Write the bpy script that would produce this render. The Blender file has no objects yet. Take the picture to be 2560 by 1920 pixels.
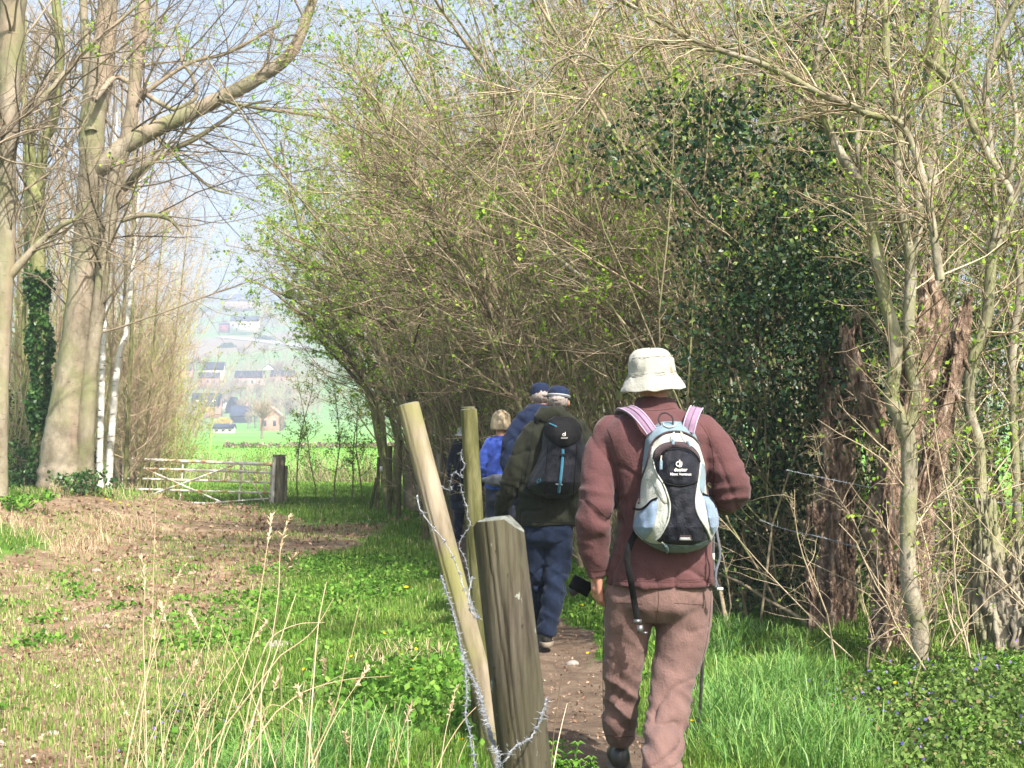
EXPO = 1.27; HAZE = 0.0009
import bpy, math, random
import numpy as np
from mathutils import Vector, Matrix, noise as mnoise
C = bpy.context.scene.collection
RNG = np.random.default_rng(11)
random.seed(5)
F = 3600.0; CAMZ = 1.4; PITCH = math.atan(150 / F)
cP, sP = math.cos(PITCH), math.sin(PITCH)

def px(u, v, d):
    """point seen at photo pixel (u, v), at depth d metres in front of the camera"""
    a = (u - 1280) / F; b = (960 - v) / F
    fy = cP - b * sP; fz = sP + b * cP
    return Vector((a * d / fy, d, CAMZ + fz * d / fy))

def sstep(a, b, x):
    t = np.clip((x - a) / (b - a), 0, 1); return t * t * (3 - 2 * t)

PR_D = np.array([0, 60, 100, 150, 300, 450, 550, 650, 750, 850, 1000, 1200, 1500, 1800, 2300, 3200.])
PR_V = np.array([0, 0, 1150, 1124, 1098, 1086, 1072, 1048, 1000, 950, 900, 835, 785, 748, 790, 850.])
PR_Z = CAMZ + (1110 - PR_V) / F * PR_D
PR_Z[0] = 0; PR_Z[1] = 0; PR_Z[2] = 0.1

def gz(x, y):
    x = np.asarray(x, float); y = np.asarray(y, float)
    z = np.interp(y, PR_D, PR_Z)
    bank = 0.55 * sstep(-4.6, -8.0, x) * sstep(8, 15, y) * (1 - sstep(27.5, 31, y))
    bank = bank + 0.25 * sstep(-4.6, -8.0, x) * sstep(33.5, 37, y) * (1 - sstep(50, 60, y)) * 0
    near = 1 - sstep(45, 80, y)
    b = 0.025 * np.sin(x * 1.7 + 0.6 * np.sin(y * 0.9)) * np.sin(y * 1.3 + x * 0.4) * near
    b += 0.012 * np.sin(x * 5.1 + y * 2.3) * np.sin(y * 4.3 - x) * near
    far = sstep(400, 900, y)
    b += far * (6 * np.sin(x / 140.0 + 1.0) + 3 * np.sin(x / 57.0 + y / 90))
    right = 0.12 * sstep(1.6, 2.6, x) * near
    return z + bank + b + right

def gpt(x, y): return Vector((x, y, float(gz(x, y))))

def tag(o, label=None, cat=None, group=None, kind=None):
    if label: o['label'] = label
    if cat: o['category'] = cat
    if group: o['group'] = group
    if kind: o['kind'] = kind
    return o

def empty(name, loc, label, cat, group=None, rz=0.0):
    o = bpy.data.objects.new(name, None); C.objects.link(o)
    o.location = loc; o.rotation_euler = (0, 0, rz); o.empty_display_size = 0.1
    return tag(o, label, cat, group)

class MB:
    """collects geometry (numpy) and links it as ONE mesh object"""
    def __init__(s): s.V = []; s.Fq = []; s.Ft = []; s.n = 0; s.rn = []
    def add(s, V, quads=None, tris=None, mi=0, rnd=None):
        V = np.asarray(V, float).reshape(-1, 3)
        s.V.append(V)
        s.rn.append(np.full(len(V), 0.5) if rnd is None else np.broadcast_to(rnd, (len(V),)))
        if quads is not None and len(quads):
            q = np.asarray(quads, np.int64).reshape(-1, 4) + s.n; s.Fq.append((q, mi))
        if tris is not None and len(tris):
            t = np.asarray(tris, np.int64).reshape(-1, 3) + s.n; s.Ft.append((t, mi))
        s.n += len(V)
    def box(s, c, h, mi=0, rot=None):
        c = np.array(c, float); h = np.array(h, float)
        v = np.array([[x, y, z] for x in (-1, 1) for y in (-1, 1) for z in (-1, 1)], float) * h
        if rot is not None: v = v @ np.array(rot).T
        s.add(v + c, [(0, 1, 3, 2), (4, 6, 7, 5), (0, 4, 5, 1), (2, 3, 7, 6), (0, 2, 6, 4), (1, 5, 7, 3)], mi=mi)
    def tubes(s, P, R, sides=4, mi=0, rnd=None, cap=False):
        P = np.asarray(P, float); R = np.asarray(R, float)
        if P.ndim == 2: P = P[None]; R = np.broadcast_to(R, P.shape[1:2] if R.ndim <= 1 else R.shape)[None] if R.ndim < 2 else R
        N, K, _ = P.shape
        if N == 0: return
        R = np.broadcast_to(R, (N, K))
        T = np.gradient(P, axis=1); T /= np.linalg.norm(T, axis=2, keepdims=True) + 1e-12
        ov = T.mean(axis=1)
        ref = np.where(np.abs(ov[:, 2:3]) > 0.8, np.array([[1., 0.13, 0]]), np.array([[0.1, 0.05, 1.]]))[:, None, :]
        U = np.cross(T, ref); U /= np.linalg.norm(U, axis=2, keepdims=True) + 1e-12
        W = np.cross(T, U)
        a = np.arange(sides) * 2 * np.pi / sides
        ring = P[:, :, None, :] + R[:, :, None, None] * (np.cos(a)[None, None, :, None] * U[:, :, None, :] + np.sin(a)[None, None, :, None] * W[:, :, None, :])
        V = ring.reshape(-1, 3)
        n, k, j = np.meshgrid(np.arange(N), np.arange(K - 1), np.arange(sides), indexing='ij')
        j2 = (j + 1) % sides; b = n * K * sides
        q = np.stack([b + k * sides + j, b + k * sides + j2, b + (k + 1) * sides + j2, b + (k + 1) * sides + j], -1).reshape(-1, 4)
        r = None
        if rnd is not None: r = np.repeat(np.broadcast_to(rnd, (N,)), K * sides)
        s.add(V, q, mi=mi, rnd=r)
        if cap:
            for i in range(N):
                for kk, fl in ((0, 1), (K - 1, 0)):
                    rv = ring[i, kk]; c = P[i, kk]
                    vv = np.vstack([rv, c]); jj = np.arange(sides)
                    t = np.stack([jj, (jj + 1) % sides, np.full(sides, sides)], -1)
                    if fl: t = t[:, ::-1]
                    s.add(vv, tris=t, mi=mi)
    def build(s, name, mats, parent=None, smooth=True, loc=None, fix=False):
        V = np.concatenate(s.V); me = bpy.data.meshes.new(name)
        if not isinstance(mats, (list, tuple)): mats = [mats]
        loops = []; starts = []; mi = []; st = 0
        for q, m in s.Fq:
            loops.append(q.ravel()); k = len(q); starts.append(st + 4 * np.arange(k)); st += 4 * k; mi.append(np.full(k, m))
        for t, m in s.Ft:
            loops.append(t.ravel()); k = len(t); starts.append(st + 3 * np.arange(k)); st += 3 * k; mi.append(np.full(k, m))
        loops = np.concatenate(loops); starts = np.concatenate(starts); mi = np.concatenate(mi)
        me.vertices.add(len(V)); me.vertices.foreach_set('co', V.astype(np.float32).ravel())
        me.loops.add(len(loops)); me.loops.foreach_set('vertex_index', loops.astype(np.int32))
        me.polygons.add(len(starts)); me.polygons.foreach_set('loop_start', starts.astype(np.int32))
        for m in mats: me.materials.append(m)
        me.polygons.foreach_set('material_index', mi.astype(np.int32))
        me.update(calc_edges=True)
        if smooth: me.polygons.foreach_set('use_smooth', np.ones(len(starts), bool))
        at = me.attributes.new('rnd', 'FLOAT', 'POINT'); at.data.foreach_set('value', np.concatenate(s.rn).astype(np.float32))
        if fix: me.validate()
        o = bpy.data.objects.new(name, me); C.objects.link(o)
        if parent is not None: o.parent = parent
        if loc is not None: o.location = loc
        return o

# ------------------------------------------------ materials
def nt(name):
    m = bpy.data.materials.new(name); m.use_nodes = True
    t = m.node_tree; t.nodes.clear(); out = t.nodes.new('ShaderNodeOutputMaterial')
    return m, t, out
def lin(c):
    return tuple(((x / 255) / 12.92 if x / 255 <= 0.04045 else ((x / 255 + 0.055) / 1.055) ** 2.4) for x in c) + (1.0,)
def ramp(t, fac, stops):
    r = t.nodes.new('ShaderNodeValToRGB'); t.links.new(fac, r.inputs[0])
    e = r.color_ramp.elements
    while len(e) < len(stops): e.new(0.5)
    for i, (p, c) in enumerate(stops):
        e[i].position = p; e[i].color = c if len(c) == 4 else tuple(c) + (1,)
    return r.outputs[0]
def tex(t, scale=5, detail=4, stretch=(1, 1, 1), rough=0.6, kind='noise', coord='Object', dist=0.0):
    tc = t.nodes.new('ShaderNodeTexCoord'); mp = t.nodes.new('ShaderNodeMapping'); mp.inputs['Scale'].default_value = stretch
    t.links.new(tc.outputs[coord], mp.inputs['Vector'])
    if kind == 'noise':
        n = t.nodes.new('ShaderNodeTexNoise'); n.inputs['Scale'].default_value = scale; n.inputs['Detail'].default_value = detail
        n.inputs['Roughness'].default_value = rough; n.inputs['Distortion'].default_value = dist; o = n.outputs['Fac']
    elif kind == 'voronoi':
        n = t.nodes.new('ShaderNodeTexVoronoi'); n.inputs['Scale'].default_value = scale; o = n.outputs['Distance']
    elif kind == 'wave':
        n = t.nodes.new('ShaderNodeTexWave'); n.inputs['Scale'].default_value = scale; n.inputs['Distortion'].default_value = dist
        n.bands_direction = 'Z'; o = n.outputs['Fac']
    t.links.new(mp.outputs[0], n.inputs['Vector'])
    return o
def attr(t, name='rnd'):
    a = t.nodes.new('ShaderNodeAttribute'); a.attribute_name = name; return a.outputs['Fac']
def math_(t, op, a, b):
    n = t.nodes.new('ShaderNodeMath'); n.operation = op
    for i, x in enumerate((a, b)):
        if isinstance(x, (int, float)): n.inputs[i].default_value = x
        else: t.links.new(x, n.inputs[i])
    return n.outputs[0]
def mix(t, fac, a, b, mode='MIX'):
    n = t.nodes.new('ShaderNodeMix'); n.data_type = 'RGBA'; n.blend_type = mode
    for i, x in ((0, fac), (6, a), (7, b)):
        if isinstance(x, (int, float, tuple)): n.inputs[i].default_value = x
        else: t.links.new(x, n.inputs[i])
    return n.outputs[2]
def bump(t, h, strength=0.4, dist=0.01):
    b = t.nodes.new('ShaderNodeBump'); b.inputs['Strength'].default_value = strength; b.inputs['Distance'].default_value = dist
    t.links.new(h, b.inputs['Height']); return b.outputs[0]
def princ(t, out, col, rough=0.8, normal=None, metal=0.0, spec=0.3, sheen=0.0):
    p = t.nodes.new('ShaderNodeBsdfPrincipled')
    if isinstance(col, tuple): p.inputs['Base Color'].default_value = col
    else: t.links.new(col, p.inputs['Base Color'])
    if isinstance(rough, (int, float)): p.inputs['Roughness'].default_value = rough
    else: t.links.new(rough, p.inputs['Roughness'])
    p.inputs['Metallic'].default_value = metal; p.inputs['Specular IOR Level'].default_value = spec
    if sheen: p.inputs['Sheen Weight'].default_value = sheen
    if normal is not None: t.links.new(normal, p.inputs['Normal'])
    t.links.new(p.outputs[0], out.inputs[0]); return p
def simple(name, c1, c2=None, scale=20, rough=0.8, bs=0.3, bd=0.004, stretch=(1, 1, 1), metal=0, spec=0.3, detail=4, coord='Object', sheen=0, stops=None):
    m, t, out = nt(name)
    f = tex(t, scale, detail, stretch, coord=coord)
    if stops: col = ramp(t, f, stops)
    else: col = ramp(t, f, [(0.3, c1), (0.7, c2 or c1)])
    f2 = tex(t, scale * 3, detail, stretch, coord=coord)
    princ(t, out, col, rough, bump(t, f2, bs, bd), metal, spec, sheen); return m
def leafmat(name, stops, trans=0.4, gloss=0.0, rough=0.5):
    m, t, out = nt(name)
    col = ramp(t, attr(t), stops)
    if gloss:
        p = t.nodes.new('ShaderNodeBsdfPrincipled'); t.links.new(col, p.inputs['Base Color'])
        p.inputs['Roughness'].default_value = rough; p.inputs['Specular IOR Level'].default_value = gloss; d = p
    else:
        d = t.nodes.new('ShaderNodeBsdfDiffuse'); t.links.new(col, d.inputs[0])
    tr = t.nodes.new('ShaderNodeBsdfTranslucent'); t.links.new(col, tr.inputs[0])
    mx = t.nodes.new('ShaderNodeMixShader'); mx.inputs[0].default_value = trans
    t.links.new(d.outputs[0], mx.inputs[1]); t.links.new(tr.outputs[0], mx.inputs[2]); t.links.new(mx.outputs[0], out.inputs[0])
    return m

M = {}
def barkmat(name, a, b, c, scale=6, st=(1, 1, 0.25), moss=None, bs=0.6, bd=0.02):
    m, t, out = nt(name)
    col = ramp(t, tex(t, scale, 6, st), [(0.3, a), (0.5, b), (0.7, c)])
    if moss:
        mk = ramp(t, tex(t, 2.2, 5), [(0.45, (0, 0, 0, 1)), (0.62, (1, 1, 1, 1))])
        col = mix(t, mk, col, moss)
    princ(t, out, col, 0.9, bump(t, tex(t, scale * 3, 6, st), bs, bd), spec=0.15); M[name] = m
m, t, out = nt('beech')
c_ = ramp(t, tex(t, 3.2, 8, (1, 1, .45), rough=.65), [(.28, (.085, .072, .05)), (.45, (.20, .172, .125)), (.58, (.285, .25, .19)), (.75, (.38, .34, .275))])
c_ = mix(t, ramp(t, tex(t, 1.3, 6), [(.45, (0, 0, 0)), (.62, (.8, .8, .8))]), c_, (.19, .20, .095, 1))
c_ = mix(t, ramp(t, tex(t, .8, 5, (1, 1, .4), dist=.6), [(.50, (0, 0, 0)), (.66, (.7, .7, .7))]), c_, (.34, .245, .19, 1))
c_ = mix(t, ramp(t, tex(t, 14, 3, (.5, .5, 2.6)), [(.64, (0, 0, 0)), (.70, (.7, .7, .7))]), c_, (.07, .06, .045, 1))
princ(t, out, c_, .9, bump(t, tex(t, 9, 8, (1, 1, .5), rough=.7), .8, .03), spec=.12); M['beech'] = m
barkmat('beech_low', (.24, .19, .15, 1), (.38, .30, .24, 1), (.46, .37, .30, 1), 4, (1, 1, .35), bs=.4)
barkmat('bark_grey', (.10, .085, .062, 1), (.24, .215, .165, 1), (.36, .33, .265, 1), 14, (1, 1, .5), moss=(.17, .18, .08, 1), bs=.7, bd=.01)
barkmat('bark_brown', (.13, .10, .065, 1), (.24, .19, .13, 1), (.34, .28, .19, 1), 9, (1, 1, .3), moss=(.18, .20, .08, 1), bs=.4, bd=.008)
barkmat('bark_moss', (.10, .11, .045, 1), (.19, .20, .08, 1), (.29, .28, .15, 1), 7, (1, 1, .5), bs=.5, bd=.01)
barkmat('rot', (.035, .022, .016, 1), (.24, .165, .12, 1), (.56, .43, .34, 1), 16, (1, 1, .45), bs=1.0, bd=.05)
m, t, out = nt('birch')
bc = ramp(t, tex(t, 7, 3, (.6, .6, 3.2), dist=.3), [(.52, (.70, .67, .62)), (.60, (.62, .57, .52)), (.66, (.06, .05, .045))])
princ(t, out, bc, .7, bump(t, tex(t, 40, 4), .3, .005)); M['birch'] = m
M['twig'] = leafmat('twig', [(0, (.11, .085, .055)), (.5, (.27, .21, .14)), (1, (.50, .42, .30))], 0.0)
M['twig_dark'] = leafmat('twig_dark', [(0, (.08, .065, .045)), (.5, (.17, .14, .10)), (1, (.30, .25, .18))], 0.0)
M['twig_red'] = leafmat('twig_red', [(0, (.33, .225, .165)), (.5, (.44, .33, .24)), (1, (.50, .46, .26))], 0.0)
M['twig_olive'] = leafmat('twig_olive', [(0, (.30, .26, .15)), (.5, (.44, .43, .19)), (1, (.54, .56, .24))], 0.0)
M['leaf'] = leafmat('leaf', [(0, (.09, .17, .025)), (.5, (.24, .40, .045)), (1, (.42, .58, .09))], .45)
M['leaf_pale'] = leafmat('leaf_pale', [(0, (.20, .36, .05)), (.5, (.34, .54, .07)), (1, (.48, .66, .12))], .5)
M['holly'] = leafmat('holly', [(0, (.008, .024, .012)), (.6, (.022, .058, .022)), (.88, (.06, .115, .03)), (1, (.22, .29, .07))], .15, .35, .42)
M['ivy'] = leafmat('ivy', [(0, (.02, .06, .015)), (.7, (.05, .13, .025)), (1, (.12, .24, .05))], .2, .4, .4)
M['grass'] = leafmat('grass', [(0, (.07, .15, .025)), (.5, (.16, .275, .05)), (.85, (.29, .395, .10)), (1, (.50, .46, .26))], .4)
M['grass_blue'] = leafmat('grass_blue', [(0, (.06, .17, .03)), (.6, (.13, .29, .055)), (1, (.28, .40, .11))], .35, .5, .5)
M['straw'] = leafmat('straw', [(0, (.34, .25, .15)), (.5, (.50, .39, .25)), (1, (.64, .54, .38))], .2)
M['litter'] = leafmat('litter', [(0, (.12, .07, .045)), (.4, (.24, .145, .095)), (.8, (.38, .27, .185)), (1, (.52, .44, .35))], .1)
M['weed'] = leafmat('weed', [(0, (.05, .13, .02)), (.6, (.12, .27, .04)), (1, (.24, .40, .08))], .35)
M['groundivy'] = leafmat('groundivy', [(0, (.05, .10, .025)), (.5, (.11, .19, .045)), (.9, (.19, .27, .08)), (1, (.22, .14, .09))], .3)
M['violet'] = leafmat('violet', [(0, (.13, .10, .50)), (1, (.28, .20, .62))], .3)
M['yellow'] = leafmat('yellow', [(0, (.80, .52, .01)), (1, (.85, .60, .02))], .3)

# ------------------------------------------------ vegetation maths
def nrm(a): return a / (np.linalg.norm(a, axis=-1, keepdims=True) + 1e-12)
def walk(S, D, L, K, wander=0.15, trop=(0, 0, 0), rng=RNG):
    S = np.asarray(S, float); D = nrm(np.asarray(D, float)); N = len(S)
    pts = [S]; d = D; step = (np.asarray(L) / (K - 1)).reshape(-1, 1)
    tr = np.asarray(trop, float)
    for k in range(K - 1):
        d = nrm(d + wander * rng.normal(size=(N, 3)) + tr)
        pts.append(pts[-1] + d * step)
    return np.stack(pts, 1)
def kids(P, R, n, t0=.25, t1=1., ang=.8, asd=.25, length=(.5, 1.), rr=.6, K=5, wander=.2, trop=(0, 0, 0), fall=.5, rng=RNG, rmin=.0012, rmax=1.0):
    N, Kp, _ = P.shape
    segL = np.linalg.norm(P[:, -1] - P[:, 0], axis=1); w = segL / segL.sum()
    idx = rng.choice(N, n, p=w); t = rng.uniform(t0, t1, n) * (Kp - 1) * .999
    i0 = t.astype(int); f = (t - i0)[:, None]
    A = P[idx, i0]; B = P[idx, i0 + 1]; pos = A * (1 - f) + B * f; T = nrm(B - A)
    rp = R[idx, i0] * (1 - f[:, 0]) + R[idx, i0 + 1] * f[:, 0]
    q = nrm(np.cross(T, rng.normal(size=(n, 3)))); a = np.abs(rng.normal(ang, asd, n))[:, None]
    D = np.cos(a) * T + np.sin(a) * q
    L = rng.uniform(length[0], length[1], n) * (1 - fall * t / (Kp - 1))
    P2 = walk(pos, D, L, K, wander, trop, rng)
    r0 = np.clip(rp * rr, rmin, rmax)
    R2 = r0[:, None] * np.linspace(1, .25, K)[None]
    return P2, R2
def leaves(mb, P, n, size=.03, spread=.02, mi=1, rng=RNG, t0=.2, rlo=0., rhi=1., clump=None, down=0.0, wid=.35):
    N, Kp, _ = P.shape
    idx = rng.integers(N, size=n) if clump is None else rng.integers(N, size=clump)[rng.integers(clump, size=n)]
    t = rng.uniform(t0, 1, n) * (Kp - 1) * .999; i0 = t.astype(int); f = (t - i0)[:, None]
    pos = P[idx, i0] * (1 - f) + P[idx, i0 + 1] * f + rng.normal(size=(n, 3)) * spread
    leafquads(mb, pos, size, mi, rng, rlo, rhi, down, wid)
def leafquads(mb, pos, size, mi=0, rng=RNG, rlo=0., rhi=1., down=0., wid=.35, up=0.):
    n = len(pos); a = nrm(rng.normal(size=(n, 3)) + np.array([0, 0, -down + up * 0])); 
    nn = nrm(rng.normal(size=(n, 3)) + np.array([0, 0, up])); b = nrm(np.cross(nn, a)); nn = np.cross(a, b)
    s = (size * rng.uniform(.6, 1.3, n))[:, None]
    v = np.stack([pos, pos + a * s * .45 + b * s * wid + nn * s * .08, pos + a * s, pos + a * s * .45 - b * s * wid + nn * s * .08], 1)
    q = np.arange(4 * n).reshape(-1, 4)
    mb.add(v.reshape(-1, 3), q, mi=mi, rnd=np.repeat(rng.uniform(rlo, rhi, n), 4))
def smooth_poly(pts, per=6):
    """Catmull-Rom through rows of any width"""
    p = np.asarray(pts, float); p = np.vstack([2 * p[0] - p[1], p, 2 * p[-1] - p[-2]]); out = []
    for i in range(1, len(p) - 2):
        for s in np.arange(per) / per:
            a, b, c, d = p[i - 1:i + 3]
            out.append(.5 * (2 * b + (c - a) * s + (2 * a - 5 * b + 4 * c - d) * s * s + (3 * b - a - 3 * c + d) * s ** 3))
    out.append(p[-2]); return np.array(out)
def stem(mb, pts, d, per=6, sides=10, mi=0, lump=.06, dd=None, collect=None, wob=.0, rng=RNG):
    """pts: (u, v, width_px[, depth]) read off the photo; becomes a real tube at depth d"""
    rows = []
    for p in pts:
        dep = p[3] if len(p) > 3 else d
        w = px(p[0], p[1], dep); rows.append((w.x, w.y, w.z, p[2] / 2 / F * dep))
    s = smooth_poly(rows, per); P = s[:, :3]; R = s[:, 3]
    if wob: P = P + rng.normal(size=P.shape) * wob
    R = R * (1 + lump * rng.normal(size=len(R)))
    mb.tubes(P[None], R[None], sides, mi)
    if collect is not None:
        n = 7; ii = np.linspace(0, len(P) - 1, n).astype(int)
        # split in chunks so children spread along the entire stem
        step = max(1, (len(P) - 1) // 6)
        for k in range(0, len(P) - 1, step):
            e = min(k + step, len(P) - 1)
            jj = np.linspace(k, e, 4).round().astype(int)
            collect.append((P[jj], R[jj]))
    return P, R
def stackc(col): return np.stack([a for a, _ in col]), np.stack([b for _, b in col])
# ================= camera, sky, sun, haze =================
sc = bpy.context.scene
cam = bpy.data.cameras.new('camera'); co = bpy.data.objects.new('camera', cam); C.objects.link(co)
co.location = (0, 0, CAMZ); co.rotation_euler = (math.pi / 2 + PITCH, 0, 0)
cam.sensor_width = 36; cam.lens = 36 * F / 2560; cam.clip_start = .05; cam.clip_end = 9000
cam.dof.use_dof = True; cam.dof.focus_distance = 6.2; cam.dof.aperture_fstop = 16
sc.camera = co
SUN_EL = math.radians(47); SUN_AZ = math.radians(30)   # azimuth: from behind the camera towards the right
sdir = Vector((math.sin(SUN_AZ) * math.cos(SUN_EL), -math.cos(SUN_AZ) * math.cos(SUN_EL), math.sin(SUN_EL)))
sl = bpy.data.lights.new('sun', 'SUN'); sl.energy = 5.0; sl.angle = math.radians(.53); sl.color = (1, .93, .83)
so = bpy.data.objects.new('sun', sl); C.objects.link(so); so.rotation_euler = sdir.to_track_quat('Z', 'Y').to_euler()
so.location = (10, -10, 30)
w = bpy.data.worlds.new('World'); sc.world = w; w.use_nodes = True
wt = w.node_tree; bg = wt.nodes['Background']
sky = wt.nodes.new('ShaderNodeTexSky'); sky.sky_type = 'NISHITA'; sky.sun_disc = False
sky.sun_elevation = SUN_EL; sky.sun_rotation = math.atan2(sdir.x, sdir.y)
sky.air_density = 1.0; sky.dust_density = 4.0; sky.ozone_density = 1.0
wt.links.new(sky.outputs[0], bg.inputs[0]); bg.inputs[1].default_value = .115
sc.view_settings.view_transform = 'Standard'; sc.view_settings.look = 'None'; sc.view_settings.exposure = EXPO; sc.view_settings.gamma = 1
cy = sc.cycles; cy.max_bounces = 6; cy.diffuse_bounces = 3; cy.glossy_bounces = 2; cy.transmission_bounces = 3; cy.volume_bounces = 0
cy.use_denoising = True; cy.use_adaptive_sampling = True; cy.adaptive_threshold = .02
cy.sample_clamp_indirect = 4

# ================= ground =================
def track_mask(x, y):
    """1 where the bare trodden earth of the track and the path is"""
    cx = np.interp(y, [5, 10, 16, 24, 30, 34], [-3.6, -3.8, -4.0, -4.7, -6.4, -7.4])
    wd = np.interp(y, [5, 12, 20, 28, 32, 34], [2.6, 2.3, 2.0, 1.9, 1.7, 1.0])
    tr = 1 - sstep(.55, 1.0, np.abs(x - cx) / wd)
    # a band of bare earth crosses to the fence near y = 19-26
    bandm = sstep(17.5, 19.5, y) * (1 - sstep(24, 27, y)) * (1 - sstep(-2.6, -1.7, x)) * sstep(-8.5, -7, x)
    wob = .5 + .5 * np.sin(x * 1.9 + y * .8) * np.sin(y * 1.1 - x * .7) + .25 * np.sin(x * 4.3 + 1) * np.sin(y * 3.1)
    return np.clip(np.maximum(tr, bandm) * (.55 + .5 * wob), 0, 1)
def path_x(y): return np.interp(y, [4, 6, 8.5, 10, 14, 21, 27, 34, 40], [.45, .36, .36, .30, -.12, -.75, -1.3, -2.2, -3.0])
def path_mask(x, y):
    wd = np.interp(y, [4, 8, 12, 30], [.30, .33, .34, .4])
    wv = .05 * np.sin(y * 3.1) + .03 * np.sin(y * 7.7)
    return (1 - sstep(.75, 1.15, np.abs(x - path_x(y) - wv) / wd)) * (1 - sstep(38, 42, y))
def ground_mesh():
    ys = np.concatenate([np.arange(-12, 4, .5), np.arange(4, 14, .08), np.arange(14, 40, .2), np.arange(40, 120, 1.5), np.geomspace(120, 3200, 90)])
    xs0 = np.concatenate([-np.geomspace(12, 2600, 60)[::-1], np.arange(-11.9, -4, .2), np.arange(-4, 4, .08), np.arange(4, 12, .25), np.geomspace(12, 2600, 60)])
    X, Y = np.meshgrid(xs0, ys); Z = gz(X, Y)
    pm = path_mask(X, Y); Z = Z - .04 * pm
    nx = len(xs0); ny = len(ys); i = np.arange((ny - 1) * (nx - 1)); r = i // (nx - 1); c = i % (nx - 1); a = r * nx + c
    mb = MB(); mb.add(np.stack([X, Y, Z], -1).reshape(-1, 3), np.stack([a, a + 1, a + nx + 1, a + nx], -1), rnd=track_mask(X, Y).ravel())
    m, t, out = nt('ground')
    geo = t.nodes.new('ShaderNodeNewGeometry'); sep = t.nodes.new('ShaderNodeSeparateXYZ'); t.links.new(geo.outputs['Position'], sep.inputs[0])
    g = ramp(t, tex(t, 1.1, 6), [(.3, (.05, .115, .02)), (.5, (.085, .19, .028)), (.7, (.16, .24, .05))])
    soil = ramp(t, tex(t, 2.3, 8, rough=.7), [(.28, (.10, .064, .040)), (.45, (.20, .138, .088)), (.6, (.30, .225, .15)), (.75, (.42, .35, .26))])
    speck = ramp(t, tex(t, 55, 3), [(.62, (0, 0, 0)), (.70, (1, 1, 1))])
    soil = mix(t, math_(t, 'MULTIPLY', speck, .55), soil, (.50, .42, .34, 1))
    f = math_(t, 'ADD', attr(t), math_(t, 'MULTIPLY', math_(t, 'SUBTRACT', tex(t, 3.0, 6, rough=.7), .5), 1.6))
    f = ramp(t, f, [(.28, (0, 0, 0)), (.55, (1, 1, 1))])
    col = mix(t, f, g, soil)
    pa = t.nodes.new('ShaderNodeAttribute'); pa.attribute_name = 'path'
    pcol = ramp(t, tex(t, 6, 8, rough=.7), [(.3, (.085, .06, .045)), (.55, (.155, .115, .085)), (.75, (.25, .19, .14))])
    pf = ramp(t, math_(t, 'ADD', pa.outputs['Fac'], math_(t, 'MULTIPLY', math_(t, 'SUBTRACT', tex(t, 9, 5), .5), .9)), [(.35, (0, 0, 0)), (.55, (1, 1, 1))])
    col = mix(t, pf, col, pcol)
    # far meadows: brighter even green, then hill fields of several greens
    meadow = ramp(t, tex(t, .02, 3), [(.35, (.13, .34, .05)), (.6, (.20, .42, .07))])
    mf = ramp(t, math_(t, 'DIVIDE', sep.outputs['Y'], 100.0), [(.34, (0, 0, 0)), (.40, (1, 1, 1))])
    col = mix(t, mf, col, meadow)
    field = ramp(t, tex(t, 1, 0, (.006, .0035, 0), kind='voronoi', coord='Object'), [(.2, (.13, .30, .08)), (.4, (.24, .26, .13)), (.6, (.15, .34, .08)), (.8, (.30, .24, .17))])
    hf = ramp(t, math_(t, 'DIVIDE', sep.outputs['Y'], 1000.0), [(.58, (0, 0, 0)), (.66, (1, 1, 1))])
    col = mix(t, hf, col, field)
    p = princ(t, out, col, .95, bump(t, tex(t, 22, 8, rough=.75), .9, .03), spec=.1)
    o = mb.build('ground', m)
    at = o.data.attributes.new('path', 'FLOAT', 'POINT'); at.data.foreach_set('value', pm.ravel().astype(np.float32))
    tag(o, kind='structure')
ground_mesh()
if HAZE:
    mb = MB(); x0, x1, y0, y1, z0, z1 = -2700, 2700, -40, 3300, -8, 262
    mb.box(((x0 + x1) / 2, (y0 + y1) / 2, (z0 + z1) / 2), ((x1 - x0) / 2, (y1 - y0) / 2, (z1 - z0) / 2))
    m, t, out = nt('haze'); v = t.nodes.new('ShaderNodeVolumePrincipled')
    v.inputs['Color'].default_value = (.70, .83, 1, 1); v.inputs['Density'].default_value = HAZE; v.inputs['Anisotropy'].default_value = 0.0
    t.links.new(v.outputs[0], out.inputs['Volume'])
    tag(mb.build('haze', m, smooth=False), kind='stuff')
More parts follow.
